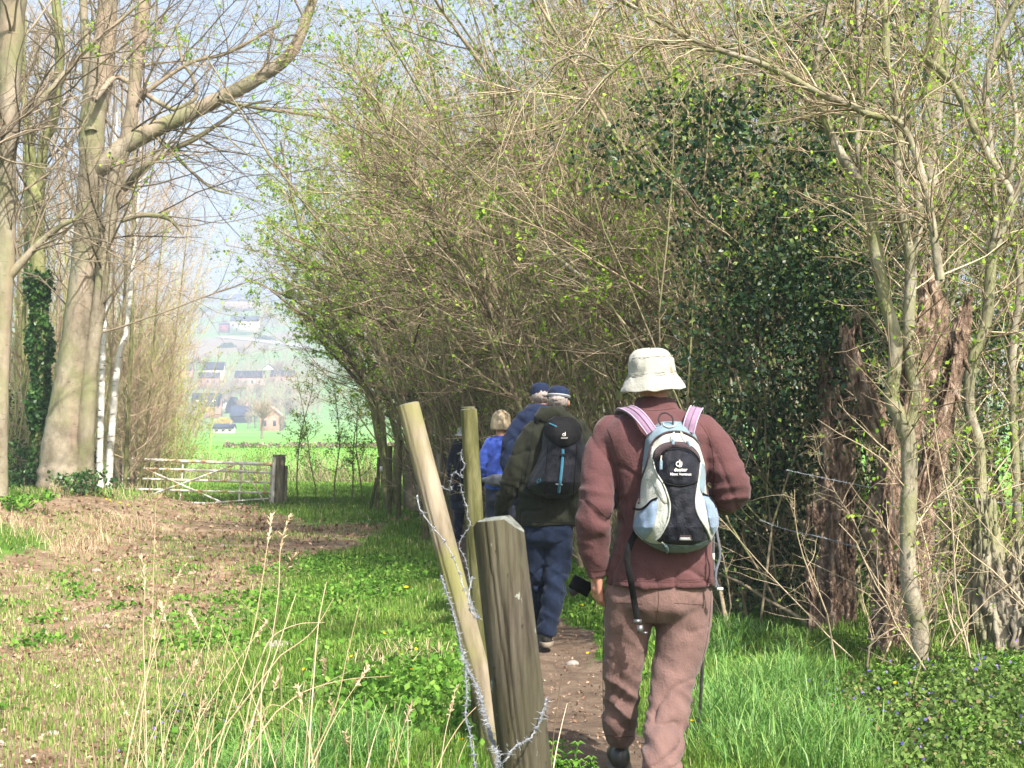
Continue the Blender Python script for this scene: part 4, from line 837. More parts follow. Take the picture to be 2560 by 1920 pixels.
rt = np.random.default_rng(55)
for i in range(46):
    u = rt.uniform(420, 730); v = rt.choice([rt.uniform(960, 1075), rt.uniform(880, 960), rt.uniform(755, 825)], p=[.5, .2, .3]); d = dv(v)
    bare_tree('bare_tree', 'pinkish-brown bare tree in the wooded parts of the far valley side', u, v, d, rt.uniform(9, 15), 260 + i, 'twig_red', wide=1.3, group='bare trees on the far valley side')
for i, (u, v, wpx, hpx, mat, lab, cat) in enumerate([(560, 1060, 46, 18, 'yellow', 'bright yellow flowering forsythia bush by the dark barn', 'bush'), (500, 1078, 120, 20, 'twig_olive', 'low scrubby bush in front of the dormered house', 'bush'), (520, 745, 110, 22, 'litter', 'reddish scrub along the hillside left of the manor', 'bush'),
                                                   (660, 748, 70, 16, 'ivy', 'dark green shrubs right of the manor tower', 'bush'), (690, 1070, 60, 18, 'ivy', 'dark evergreen bushes right of the brick gable', 'bush'), (500, 765, 80, 12, 'ivy', 'dark hedge line descending the hillside', 'bush'), (570, 870, 40, 12, 'ivy', 'small dark shrub on the green slope', 'bush'), (660, 840, 50, 10, 'ivy', 'dark shrub right of the hillside road', 'bush')]):
    d = dv(v); a = px(u, v, d); k = d / F; shrub_blob('flowering_bush' if mat == 'yellow' else 'hillside_bush', lab, a.x, d, wpx / 2 * k, wpx / 3 * k, hpx * .6 * k, 1500, mat, 300 + i, size=2.6 * k, cat=cat, zc=.7)

# woods between the houses and on the upper slopes: masses nobody could count
rw = np.random.default_rng(66)
def wood(name, bands, n, mat, H0, H1, R_):
    mb = MB(); U, D_ = [], []
    for (u0, u1, v0, v1, wt) in bands: k = int(n * wt); U.append(rw.uniform(u0, u1, k)); D_.append(np.interp(-rw.uniform(v0, v1, k), -PR_V[4:14], PR_D[4:14]))
    U = np.concatenate(U); D_ = np.concatenate(D_); x = (U - 1280) / F * D_; y = D_; keep = vnoise_(x, y, 38) > .36; x, y = x[keep], y[keep]; k = len(x)
    P0 = walk(np.stack([x, y, gz(x, y)], 1), rw.normal(size=(k, 3)) * [.35, .35, .05] + [0, 0, 1], rw.uniform(H0, H1, k), 5, .16, rng=rw); mb.tubes(P0, R_ * np.array([[1.4, 1, .9, .6, .2]]), 3, 0, rw.uniform(0, 1, k))
    P1, R1 = kids(P0, np.repeat(R_ * np.array([[1.4, 1, .9, .6, .2]]), k, 0), k * 3, .2, 1, .7, .2, (2, 4.5), .6, 4, .15, (0, 0, .05), rng=rw, rmin=.05); mb.tubes(P1, R1, 3, 0, rw.uniform(0, 1, k * 3)); tag(mb.build(name, M[mat]), kind='stuff')
def vnoise_(x, y, s): return .5 + .25 * np.sin(x / s * 2.1 + 2 * np.sin(y / s * .7)) + .25 * np.sin(y / s * 1.3 + 1.5 * np.sin(x / s * 1.7))
wood('village_wood', [(380, 800, 965, 1060, .6), (380, 800, 900, 950, .12), (380, 800, 775, 825, .22), (380, 800, 742, 760, .2)], 2300, 'twig_red', 6, 12, .12)
wood('hill_wood', [(300, 560, 745, 800, .4), (640, 1200, 745, 830, .6), (300, 480, 830, 900, .3)], 1500, 'twig_dark', 7, 12, .14)
# ---- village
def hmat(nm, c): M[nm] = simple(nm, tuple(x * .85 for x in c[:3]) + (1,), c, 1.5, .9, .1, .02); return M[nm]
hmat('cream', (.80, .74, .62, 1)); hmat('brick', (.52, .27, .19, 1)); hmat('salmon', (.66, .42, .33, 1)); hmat('white', (.82, .82, .80, 1)); hmat('slate', (.025, .033, .055, 1)); hmat('slate2', (.05, .065, .11, 1))
hmat('glass', (.05, .06, .08, 1)); hmat('redshed', (.50, .12, .10, 1)); hmat('road', (.45, .44, .43, 1)); hmat('yellowwall', (.85, .80, .55, 1)); hmat('black', (.02, .022, .03, 1))
def house(name, label, u0, u1, vb, ve, vr, wall='cream', roof='slate', gable=False, win=4, dorm=0, depth=8, tower=False, cat='house', d=None):
    d = d or dv(vb); a = px(u0, vb, d); b = px(u1, vb, d); W = b.x - a.x; k = d / F; hw = (vb - ve) * k; hr = (ve - vr) * k
    cx = (a.x + b.x) / 2; z0 = a.z; root = empty(name, (cx, d, z0), label, cat)
    dp = depth / 2; mb = MB(); mb.box((0, 0, hw / 2 - 1.5), (W / 2, dp, hw / 2 + 1.5))
    w_ = W / 2; ov = .35
    if gable:
        mb.add([(-w_, -dp, hw), (w_, -dp, hw), (0, -dp, hw + hr), (-w_, dp, hw), (w_, dp, hw), (0, dp, hw + hr)], None, [(0, 1, 2), (4, 3, 5)])
        mb.build('wall', M[wall], root, smooth=False); r = MB()
        for s in (-1, 1):
            e = (w_ + ov); he = hw - ov * hr / w_
            r.add([(s * e, -dp - .3, he), (0, -dp - .3, hw + hr + .05), (0, dp + .3, hw + hr + .05), (s * e, dp + .3, he), (s * e, -dp - .3, he + .25), (0, -dp - .3, hw + hr + .3), (0, dp + .3, hw + hr + .3), (s * e, dp + .3, he + .25)],
                  [(0, 1, 2, 3), (4, 5, 6, 7), (0, 4, 5, 1), (3, 2, 6, 7), (0, 3, 7, 4)])
        r.build('roof', M[roof], root, smooth=False)
    else:
        mb.add([(-w_, -dp, hw), (-w_, dp, hw), (-w_, 0, hw + hr), (w_, -dp, hw), (w_, dp, hw), (w_, 0, hw + hr)], None, [(0, 1, 2), (4, 3, 5)])
        mb.build('wall', M[wall], root, smooth=False); r = MB()
        for s in (-1, 1):
            e = dp + ov; he = hw - ov * hr / dp
            r.add([(-w_ - .3, s * e, he), (-w_ - .3, 0, hw + hr + .05), (w_ + .3, 0, hw + hr + .05), (w_ + .3, s * e, he), (-w_ - .3, s * e, he + .25), (-w_ - .3, 0, hw + hr + .3), (w_ + .3, 0, hw + hr + .3), (w_ + .3, s * e, he + .25)],
                  [(0, 1, 2, 3), (4, 5, 6, 7), (0, 4, 5, 1), (3, 2, 6, 7), (0, 3, 7, 4)])
        ro = r.build('roof', M[roof], root, smooth=False)
        for i in range(dorm):
            x = -w_ + W * (i + .7) / (dorm + .4); q = MB(); q.box((x, -dp * .62, hw + hr * .28), (W / dorm * .16, .5, hr * .16)); q.build('dormer', M['white'], ro, smooth=False)
        q = MB(); q.box((w_ * .6, 0, hw + hr + .4), (.4, .4, .9)); q.build('chimney', M['brick'], ro, smooth=False)
    for i in range(win):
        x = -w_ + W * (i + .5) / win; f = MB(); f.box((x, -dp - .03, hw * .5), (min(.55, W / win * .25), .05, hw * .18)); f.build('window', M['glass'], root, smooth=False)
    if tower:
        tw_ = MB(); th = np.array([0, hw + hr * .55]); tw_.tubes(np.array([[[w_ - 1.5, -dp - .6, -1], [w_ - 1.5, -dp - .6, hw + 1]]]), np.full((1, 2), 2.3), 12); tw_.build('tower', M[wall], root)
        sp_ = MB(); sp_.tubes(np.array([[[w_ - 1.5, -dp - .6, hw + .6], [w_ - 1.5, -dp - .6, hw + hr + 3.2]]]), np.array([[2.8, .05]]), 12); sp_.build('spire', M['slate'], root)
    return root
house('farmhouse', 'cream hillside farmhouse with long blue slate roof', 578, 649, 824, 803, 790, 'cream', 'slate2', win=5, depth=9)
house('red_shed', 'small red shed left of the hillside farmhouse', 548, 573, 823, 812, 808, 'redshed', 'slate2', win=2, depth=5, cat='shed')
house('manor_house', 'long manor with steep blue roof, dormers and a spired tower near the skyline', 556, 632, 768, 753, 736, 'salmon', 'slate2', win=6, dorm=5, tower=True, depth=10, cat='manor')
house('village_house', 'cream house with tall slate roof in the village centre', 508, 561, 946, 924, 906, 'cream', 'slate', win=3)
house('village_house', 'brick house with porch below the cream house', 497, 547, 964, 944, 932, 'brick', 'slate2', win=3, depth=6)
house('village_house', 'long salmon house with dark slate roof right of the cream house', 590, 660, 966, 944, 928, 'salmon', 'slate', win=4)
house('village_house', 'brick house partly hidden by brush at the left of the village', 424, 481, 945, 925, 906, 'brick', 'slate2', win=3)
house('village_house', 'small gabled house with dark roof above the salmon house', 660, 688, 932, 922, 912, 'white', 'slate', win=2, gable=True)
house('village_house', 'small slate-roofed house hidden by the maple leaves', 678, 735, 960, 940, 926, 'brick', 'slate', win=3)
house('village_house', 'brick house with mansard slate roof and white round dormers', 482, 552, 1036, 1014, 984, 'brick', 'slate', win=3, dorm=3)
house('barn', 'black gabled barn in the middle of the village', 572, 598, 1024, 1022, 994, 'black', 'slate', gable=True, win=1, depth=16, cat='barn')
house('barn', 'slate-roofed cart shed with open dark front right of the black barn', 580, 626, 1052, 1040, 1016, 'black', 'slate2', win=2, cat='barn')
house('village_house', 'tall brick gable house at the right of the meadow', 655, 704, 1077, 1040, 1018, 'brick', 'salmon', gable=True, win=2, depth=9)
house('garden_shed', 'low cream yellow shed at the edge of the far meadow', 536, 586, 1083, 1070, 1062, 'yellowwall', 'slate2', win=3, depth=4, cat='shed')
house('garden_shed', 'small white outbuilding between dormered house and barn', 546, 566, 1014, 1004, 1000, 'white', 'white', win=1, depth=4, cat='shed')
house('caravan', 'white caravan half hidden in brush at the left', 420, 443, 1045, 1032, 1030, 'white', 'white', win=1, depth=2.5, cat='caravan')
q = MB(); P = np.array([px(u, v, dv(v)) for u, v in ((545, 833), (590, 837), (640, 845), (700, 856), (770, 868))])
P[:, 2] = gz(P[:, 0], P[:, 1]) + .6; P = smooth_poly(P, 8)
q.add(np.vstack([P - [0, 14, 0], P + [0, 14, 0]]), [(i, i + 1, len(P) + i + 1, len(P) + i) for i in range(len(P) - 1)])
o = q.build('road', M['road']); V_ = np.array([v.co[:] for v in o.data.vertices]); V_[:, 2] = gz(V_[:, 0], V_[:, 1]) + .5; o.data.vertices.foreach_set('co', V_.astype(np.float32).ravel()); tag(o, kind='structure')
# ================= people =================
def fabric(nm, c, c2=None, sc_=120, rough=.9, bs=.35, sheen=.15):
    m, t, out = nt(nm); c2 = c2 or tuple(x * .82 for x in c[:3]) + (1,)
    col = ramp(t, tex(t, 7, 4), [(.35, c2), (.65, c)])
    h = math_(t, 'ADD', math_(t, 'MULTIPLY', tex(t, sc_, 2), .3), tex(t, 16, 5, (1, 1, .6), dist=.8)); princ(t, out, col, rough, bump(t, h, min(1, bs * 1.8), .012), spec=.15, sheen=sheen); M[nm] = m; return m
fabric('jacket_brown', (.092, .041, .043, 1), (.074, .033, .035, 1), sheen=.1); fabric('trousers_taupe', (.150, .092, .082, 1), (.118, .072, .065, 1), sheen=.1); fabric('hat_cloth', (.33, .33, .295, 1), (.28, .28, .25, 1), 160)
fabric('olive', (.017, .019, .012, 1), sheen=.05); fabric('jeans', (.009, .016, .038, 1), (.005, .010, .024, 1), sheen=.05); fabric('navy', (.010, .018, .048, 1), sheen=.05); fabric('bluesweater', (.035, .075, .36, 1), (.03, .06, .30, 1)); fabric('darktrousers', (.02, .025, .045, 1)); fabric('blackcoat', (.014, .016, .026, 1))
fabric('greybag', (.10, .11, .13, 1)); fabric('nylon_dark', (.009, .010, .018, 1), (.006, .007, .011, 1), 200, .5, .6, sheen=.05); fabric('nylon_cream', (.40, .41, .37, 1), (.32, .34, .32, 1), 200, .6, .6); fabric('nylon_blue', (.16, .23, .28, 1), (.12, .18, .235, 1), 200, .6, .6)
fabric('mesh_blue', (.20, .27, .38, 1), (.14, .20, .30, 1), 300, .7, .9); fabric('nylon_teal', (.085, .12, .13, 1), None, 200, .6); fabric('mauve', (.22, .145, .22, 1), (.18, .115, .18, 1), 200, .8); fabric('mauve_edge', (.40, .32, .44, 1)); fabric('strap_black', (.008, .008, .009, 1), None, 250, .8, sheen=0)
fabric('cyan', (.03, .15, .24, 1)); fabric('cap_white', (.38, .39, .41, 1)); fabric('trimbrown', (.045, .03, .035, 1))
M['skin'] = simple('skin', (.33, .15, .105, 1), (.42, .21, .15, 1), 25, .55, .2, .001); M['hair_white'] = simple('hair_white', (.20, .165, .155, 1), (.32, .275, .26, 1), 60, .7, .6, .004, stretch=(1, 1, .1)); M['hair_blonde'] = simple('hair_blonde', (.24, .18, .11, 1), (.45, .37, .26, 1), 70, .6, .8, .006, stretch=(1, 1, .06)); M['hair_grey'] = simple('hair_grey', (.30, .25, .22, 1), (.45, .40, .36, 1), 60, .7, .5, .004)
M['leather'] = simple('leather', (.018, .018, .018, 1), (.05, .048, .045, 1), 18, .42, .3, .003, spec=.5); M['sole'] = simple('sole', (.10, .08, .06, 1), (.20, .17, .13, 1), 20, .9, .6, .004)
M['print'] = simple('print', (.72, .70, .62, 1), None, 5, .6, 0, .001); M['metal_dark'] = simple('metal_dark', (.10, .10, .11, 1), (.2, .2, .2, 1), 30, .35, .1, .001, metal=.7, spec=.5)
def ell(mb, c, r, R3=None, n=16):
    """closed ellipsoid"""
    th = np.linspace(0, np.pi, n); z = np.cos(th); s = np.sin(th) + 1e-4; a = np.arange(2 * n) * np.pi / n
    V = np.stack([s[:, None] * np.cos(a), s[:, None] * np.sin(a), np.repeat(z[:, None], 2 * n, 1)], -1).reshape(-1, 3) * np.array(r)
    if R3 is not None: V = V @ np.array(R3).T
    i, j = np.meshgrid(np.arange(n - 1), np.arange(2 * n), indexing='ij'); j2 = (j + 1) % (2 * n); S = 2 * n
    mb.add(V + np.array(c), np.stack([i * S + j, (i + 1) * S + j, (i + 1) * S + j2, i * S + j2], -1).reshape(-1, 4))
def loft(mb, rows, n=40, ex=2.0):
    """rows of (cx, cy, cz, rx, ry): horizontal superelliptic sections, closed"""
    q = smooth_poly(rows, 5); a = np.arange(n) * 2 * np.pi / n; c, s = np.cos(a), np.sin(a)
    X = np.sign(c) * np.abs(c) ** (2 / ex); Y = np.sign(s) * np.abs(s) ** (2 / ex)
    V = np.stack([q[:, 0:1] + q[:, 3:4] * X, q[:, 1:2] + q[:, 4:5] * Y, np.repeat(q[:, 2:3], n, 1)], -1); m_ = len(q)
    i, j = np.meshgrid(np.arange(m_ - 1), np.arange(n), indexing='ij'); j2 = (j + 1) % n
    Q = np.stack([i * n + j, i * n + j2, (i + 1) * n + j2, (i + 1) * n + j], -1).reshape(-1, 4)
    VV = np.vstack([V.reshape(-1, 3), q[0, :3], q[-1, :3]]); jj = np.arange(n); t0 = np.stack([(jj + 1) % n, jj, np.full(n, m_ * n)], -1); t1 = np.stack([(m_ - 1) * n + jj, (m_ - 1) * n + (jj + 1) % n, np.full(n, m_ * n + 1)], -1)
    mb.add(VV, Q, np.vstack([t0, t1]))
def limb(mb, rows, n=20, flat_end=False):
    q = smooth_poly(rows, 6); P, R = q[:, :3], q[:, 3].copy(); mb.tubes(P[None], R[None], n, cap=True)
    ell(mb, P[0], (R[0],) * 3, n=12)
    if not flat_end: ell(mb, P[-1], (R[-1],) * 3, n=12)
def fuse(mb, name, mat, parent, voxel=.008, sm=4, disp=None, origin=(0, 0, 0)):
    o = mb.build('tmp', mat); r = o.modifiers.new('r', 'REMESH'); r.mode = 'VOXEL'; r.voxel_size = voxel; s = o.modifiers.new('s', 'SMOOTH'); s.factor = .5; s.iterations = sm
    bpy.context.view_layer.update(); dg = bpy.context.evaluated_depsgraph_get(); me = bpy.data.meshes.new_from_object(o.evaluated_get(dg)); bpy.data.objects.remove(o)
    n = len(me.vertices); co_ = np.zeros(n * 3, np.float32); me.vertices.foreach_get('co', co_); co_ = co_.reshape(-1, 3)
    if disp:
        nn = np.zeros(n * 3, np.float32); me.vertices.foreach_get('normal', nn); nn = nn.reshape(-1, 3)
        d = np.array([disp(c) for c in co_]); co_ = co_ + nn * d[:, None]
    co_ = co_ - np.array(origin, np.float32); me.vertices.foreach_set('co', co_.astype(np.float32).ravel()); me.polygons.foreach_set('use_smooth', np.ones(len(me.polygons), bool))
    me.materials.clear(); me.materials.append(mat); me.name = name; me.update(); ob = bpy.data.objects.new(name, me); C.objects.link(ob); ob.parent = parent; return ob
def hand(mb, w, f, nrm_, side, s=1.0, curl=(.5, .7, .5)):
    """w wrist, f towards the knuckles, nrm_ the palm side, side = +1/-1 which side carries the thumb"""
    w = np.array(w, float); f = nrm(np.array(f, float)); pn = np.array(nrm_, float); pn = nrm(pn - f * (pn @ f)); sd = np.cross(f, pn) * side
    for k, (o, L, r) in enumerate(((.030, .084, .0095), (.010, .090, .0098), (-.010, .085, .0092), (-.029, .076, .0082))):
        k0 = w + sd * o * .6 * s; k1 = w + f * .085 * s + sd * o * s; mb.tubes(np.stack([k0, (k0 + k1) / 2 - pn * .002, k1])[None], np.array([[.015, .0145, .0125]]) * s, 10, cap=True); ell(mb, k1, (.0125 * s,) * 3, n=8)
        ang = 0; p = k1; rows = [k1]
        for c_, l_ in zip(curl, (.48, .30, .22)):
            ang += c_ + .08 * k; d_ = f * math.cos(ang) + pn * math.sin(ang); p = p + d_ * L * l_ * s; rows.append(p)
        mb.tubes(np.stack(rows)[None], np.array([[r * 1.1, r, r * .92, r * .8]]) * s, 10, cap=True); 
        for e in rows[1:]: ell(mb, e, (r * .9 * s,) * 3, n=8)
    t0 = w + f * .02 * s + sd * .028 * s; t1 = t0 + (f * .7 + sd * .6 + pn * .35) * .040 * s; t2 = t1 + (f * .8 + pn * .6 + sd * .1) * .032 * s; t3 = t2 + (f * .6 + pn * .8) * .024 * s
    mb.tubes(np.stack([t0, t1, t2, t3])[None], np.array([[.016, .012, .0105, .0085]]) * s, 10, cap=True); ell(mb, t3, (.0085 * s,) * 3, n=8)
    ell(mb, w + f * .045 * s, (.030 * s, .030 * s, .030 * s) if False else (.026 * s,) * 3, n=10)
def person(name, label, d, torso, arms, legs, head, jm, tm, sm='leather', voxel=.009, folds=1.0, hands=(True, True), yaw=.3, collar=None, seed=0, hair=None, hands_dir=None):
    k = d / F; off = seed * 7.3
    def W(u, v, dy=0.): return np.array(px(u, v, d + dy))
    fx = np.mean([l[-1][0] for l in legs]); base = W(fx, 1110); base[2] = float(gz(base[0], d)); root = empty(name, tuple(base), label, 'person')
    tors = [(*W((a + b) / 2, v, yo), (b - a) / 2 * k, ry) for v, a, b, ry, yo in torso]
    j = MB(); loft(j, tors, ex=2.35)
    arml = [[(*W(u, v, dy), r * k) for u, v, dy, r in A_] for A_ in arms]
    for A_ in arml: limb(j, A_, flat_end=True)
    if collar: loft(j, [(*W((a + b) / 2, v, yo), (b - a) / 2 * k, ry) for v, a, b, ry, yo in collar])
    zs = [t_[2] for t_ in tors]; zt, zb = max(zs), min(zs); els = [np.array(A_[len(A_) // 2][:3]) for A_ in arml]
    def jd(c):
        x, y_, z = c; low = min(1, max(0, (zt - z) / (zt - zb)))
        v_ = mnoise.noise(Vector((x * 9 + off, y_ * 9, z * 3.2))) * .019 * (.35 + .8 * low)
        n2 = mnoise.noise(Vector((x * 5 + off, y_ * 5, z * 9 + x * 5))); v_ += (.5 - abs(n2)) * .014; n3_ = mnoise.noise(Vector((x * 16 + z * 3, y_ * 16 + off, z * 5))); v_ += (.3 - abs(n3_)) * .006 - math.exp(-abs(mnoise.noise(Vector((x * 4.2 + z * 2.0 + off, y_ * 4, z * 2.2 - x * 1.5)))) * 26) * .011 * (.4 + low)
        for e in els:
            dd = float(np.linalg.norm(c - e)); g = math.exp(-(dd / .14) ** 2)
            if g > .02: v_ += g * .030 * (.35 - abs(mnoise.noise(Vector((x * 7, y_ * 7 + off, z * 19)))))
        v_ += mnoise.noise(Vector((x * 30, y_ * 30, z * 22))) * .0018
        return v_ * folds
    jk = fuse(j, 'jacket', M[jm], root, voxel, 3, jd, base)
    t_ = MB(); legl = [[(*W(u, v, dy), r * k) for u, v, dy, r in L_] for L_ in legs]
    hv, ha, hb, hry, hyo = torso[-1]; vtop = hv - 30 * 6 / d; vbot = legs[0][0][1] + 10
    loft(t_, [(*W((ha + hb) / 2, v, hyo), (hb - ha) / 2 * k * s_, hry * s_) for v, s_ in ((vtop, .92), (vbot, .93), (vbot + 150 / d, .84), (vbot + 300 / d, .58))])
    for L_ in legl: limb(t_, L_, 24, flat_end=True)
    kz = [L_[len(L_) // 2][2] for L_ in legl]
    def td(c):
        x, y_, z = c; g = sum(math.exp(-((z - q) / .13) ** 2) for q in kz) * .5; lowz = math.exp(-((z - legl[0][-1][2]) / .16) ** 2)
        n1 = mnoise.noise(Vector((x * 5 + off, y_ * 5, z * 13 + x * 9))); v_ = (.4 - abs(n1)) * (.008 + .017 * g + .014 * lowz)
        v_ += mnoise.noise(Vector((x * 8, y_ * 8, z * 3 + off))) * .009 - math.exp(-abs(mnoise.noise(Vector((x * 3.5 + off, y_ * 3.5, z * 6.5 - x * 5)))) * 22) * (.005 + .014 * g + .008 * lowz) + mnoise.noise(Vector((x * 26, y_ * 26, z * 26))) * .002; return v_ * folds
    fuse(t_, 'trousers', M[tm], root, voxel, 3, td, base)
    # the body: one continuous skin surface with head, neck, hands, legs and feet
    b = MB(); hu, hvv, hr, hdy = head; H = W(hu, hvv, hdy); r = hr * k; cy_, sy_ = math.cos(yaw), math.sin(yaw)
    Rz = np.array([[cy_, -sy_, 0], [sy_, cy_, 0], [0, 0, 1]]); L2 = lambda p: H + Rz @ (np.array(p) * r)
    ell(b, L2((0, -.08, .12)), (r * .98, r * 1.18, r * 1.08), Rz); ell(b, L2((0, .35, -.55)), (r * .74, r * .80, r * .82), Rz)
    ell(b, L2((0, 1.15, -.28)), (r * .16, r * .26, r * .28), Rz); ell(b, L2((0, .95, -.72)), (r * .32, r * .22, r * .12), Rz)
    for s_ in (-1, 1): ell(b, L2((s_ * 1.0, .02, -.30)), (r * .12, r * .24, r * .36), Rz, 12); ell(b, L2((s_ * .38, .98, .02)), (r * .18, r * .12, r * .1), Rz)
    sh = np.array(tors[1][:3]); nk = L2((0, -.1, -.9)); limb(b, [(*L2((0, -.05, -.3)), r * .68), (*nk, r * .68), (*(sh - [0, 0, .05]), r * .8)], 16)
    loft(b, [(c[0], c[1], c[2] - .02, c[3] * .72, c[4] * .72) for c in tors[1:]])
    for i, A_ in enumerate(arml):
        limb(b, [(*p[:3], p[3] * .62) for p in A_], 14)
        if hands[i]:
            e = np.array(A_[-1][:3]); f = e - np.array(A_[-2][:3]) if hands_dir is None or hands_dir[i] is None else np.array(hands_dir[i][0]); pn = np.array([1 if i == 0 else -1, .35, 0]) if hands_dir is None or hands_dir[i] is None else np.array(hands_dir[i][1])
            hand(b, e + nrm(f) * .005, f, pn, -1 if i == 0 else 1, 1.06 * (1 if voxel < .0095 else 1.1))
    for L_ in legl:
        limb(b, [(*p[:3], p[3] * .52) for p in L_], 14); e = np.array(L_[-1][:3]); e[2] = base[2] + .06; ell(b, e + [0, .06, -.01], (.038, .10, .035))
    fuse(b, 'body', M['skin'], root, .0055 if voxel < .0095 else .007, 2, None, base)
    for L_ in legl:
        e = np.array(L_[-1][:3]); g = float(gz(e[0], e[1])); s = MB()
        ell(s, (e[0], e[1] + .12, g + .055), (.050, .115, .045)); ell(s, (e[0], e[1] - .005, g + .065), (.043, .055, .055)); limb(s, [(e[0], e[1] + .02, g + .06, .040), (e[0], e[1] + .03, g + .10, .040)], 14); ell(s, (e[0], e[1] + .06, g + .075), (.043, .09, .045))
        so_ = fuse(s, 'shoe', M[sm], root, .006, 3, None, base); sl_ = MB()
        q = [(e[0], e[1] + .06, g + z_, rx, ry) for z_, rx, ry in ((.0, .050, .155), (.014, .053, .158), (.028, .051, .155))]; loft(sl_, q, 30, 2.6); 
        for V_ in sl_.V: V_ -= base
        sl_.build('sole', M['sole'], so_)
    if hair:
        h = MB()
        if hair == 'short': ell(h, L2((0, -.16, .06)), (r * 1.03, r * 1.17, r * 1.02), Rz); ell(h, L2((0, -.45, -.30)), (r * .86, r * .72, r * .50), Rz)
        if hair == 'bob':
            ell(h, L2((0, -.10, .15)), (r * 1.18, r * 1.25, r * 1.12), Rz); loft(h, [(*L2((0, -.25, z_)), r * x_, r * x_ * .95) for z_, x_ in ((.3, 1.12), (-.3, 1.22), (-.9, 1.28), (-1.25, 1.22))])
        hd = lambda c: mnoise.noise(Vector((c[0] * 60, c[1] * 60, c[2] * 7))) * .006
        fuse(h, 'hair', M['hair_blonde' if hair == 'bob' else 'hair_white'], root, .006, 2, hd, base)
    return root, base, L2, r, Rz
# --- man in brown, nearest
p1, b1, L1_, r1, Rz1 = person('person', 'man in cream bucket hat, brown jacket and taupe trousers walking away nearest the camera', 6.0,
    torso=[(1022, 1588, 1690, .065, .02), (1036, 1555, 1722, .085, .0), (1058, 1522, 1752, .105, -.02), (1100, 1500, 1772, .130, -.02), (1180, 1530, 1766, .145, -.01), (1260, 1545, 1764, .150, 0), (1340, 1542, 1774, .158, 0), (1420, 1526, 1782, .166, 0), (1462, 1516, 1786, .172, 0)],
    arms=[[(1532, 1082, 0, 44), (1504, 1140, -.01, 43), (1493, 1220, -.05, 41), (1487, 1290, -.07, 40), (1486, 1350, -.05, 35), (1488, 1400, -.02, 31), (1492, 1440, .0, 28)],
          [(1748, 1078, 0, 44), (1790, 1130, -.02, 46), (1818, 1190, -.04, 44), (1828, 1232, -.03, 41), (1808, 1248, .08, 35), (1790, 1252, .18, 30), (1778, 1254, .26, 27)]],
    legs=[[(1578, 1490, 0, 66), (1568, 1580, .03, 56), (1557, 1680, .06, 46), (1551, 1760, .10, 41), (1549, 1815, .16, 38), (1550, 1848, .2, 37)],
          [(1706, 1490, 0, 74), (1705, 1590, 0, 65), (1684, 1700, -.04, 55), (1668, 1800, -.12, 48), (1655, 1900, -.24, 47), (1650, 1965, -.3, 45)]],
    head=(1636, 940, 47, .03), jm='jacket_brown', tm='trousers_taupe', yaw=.35, voxel=.008, folds=1.0,
    collar=[(1032, 1574, 1702, .075, .02), (1015, 1584, 1692, .072, .02), (996, 1592, 1686, .068, .03)], seed=1, hair=None,
    hands_dir=[((.06, .25, -1), (1, .35, .2)), None])
# hair line under the hat brim
h = MB(); ell(h, L1_((0, -.30, -.22)), (r1 * .93, r1 * .92, r1 * .62), Rz1); fuse(h, 'hair', M['hair_grey'], p1, .006, 2, None, b1)
def hat_lathe(parent, name, prof, c, origin, mat, tilt=(0, 0), n=64, wob=.004, el=1.12, seed=0, rz=0):
    a = np.arange(n) * 2 * np.pi / n; pr = smooth_poly(prof, 5); V = np.zeros((len(pr), n, 3))
    for i, (r_, z_) in enumerate(pr):
        for j in range(n):
            w_ = mnoise.noise(Vector((math.cos(a[j]) * 2.2 + seed, math.sin(a[j]) * 2.2, z_ * 16))) * wob + mnoise.noise(Vector((math.cos(a[j]) * 5, math.sin(a[j]) * 5, z_ * 40 + seed))) * wob * .45
            rr_ = max(0, r_ + w_ * min(1, r_ / .05)); V[i, j] = (rr_ * math.cos(a[j]), rr_ * el * math.sin(a[j]), z_ + w_ * 1.2)
    ca, sa = math.cos(rz), math.sin(rz); R_ = Matrix.Rotation(tilt[0], 3, 'X') @ Matrix.Rotation(tilt[1], 3, 'Y'); R_ = np.array(R_) @ np.array([[ca, -sa, 0], [sa, ca, 0], [0, 0, 1]]); V = V.reshape(-1, 3) @ R_.T + np.array(c) - np.array(origin)
    i, j = np.meshgrid(np.arange(len(pr) - 1), np.arange(n), indexing='ij'); j2 = (j + 1) % n
    mb = MB(); mb.add(V, np.stack([i * n + j, i * n + j2, (i + 1) * n + j2, (i + 1) * n + j], -1).reshape(-1, 4)); return mb.build(name, mat, parent)
hc = np.array(px(1632, 938, 6.0)) + [0, .03, 0]
ht = hat_lathe(p1, 'hat', [(.132, -.060), (.134, -.063), (.135, -.058), (.127, -.042), (.117, -.022), (.106, -.004), (.1015, .002), (.102, .005), (.1005, .008), (.099, .016), (.097, .035), (.094, .060), (.087, .081), (.075, .098), (.056, .108), (.030, .112), (.001, .113)], hc, b1, M['hat_cloth'], (.04, -.07), wob=.0055, el=1.1)
for z_, r_ in ((.001, .1035), (.012, .1018), (.078, .0915)):
    a = np.linspace(0, 2 * np.pi, 60); R_ = np.array(Matrix.Rotation(.04, 3, 'X') @ Matrix.Rotation(-.07, 3, 'Y')); P = np.stack([r_ * np.cos(a), r_ * 1.1 * np.sin(a), np.full(60, z_)], 1) @ R_.T + hc - b1; mb = MB(); mb.tubes(P[None], np.full((1, 60), .0013), 5); mb.build('hat_seam', M['hat_cloth'], ht)
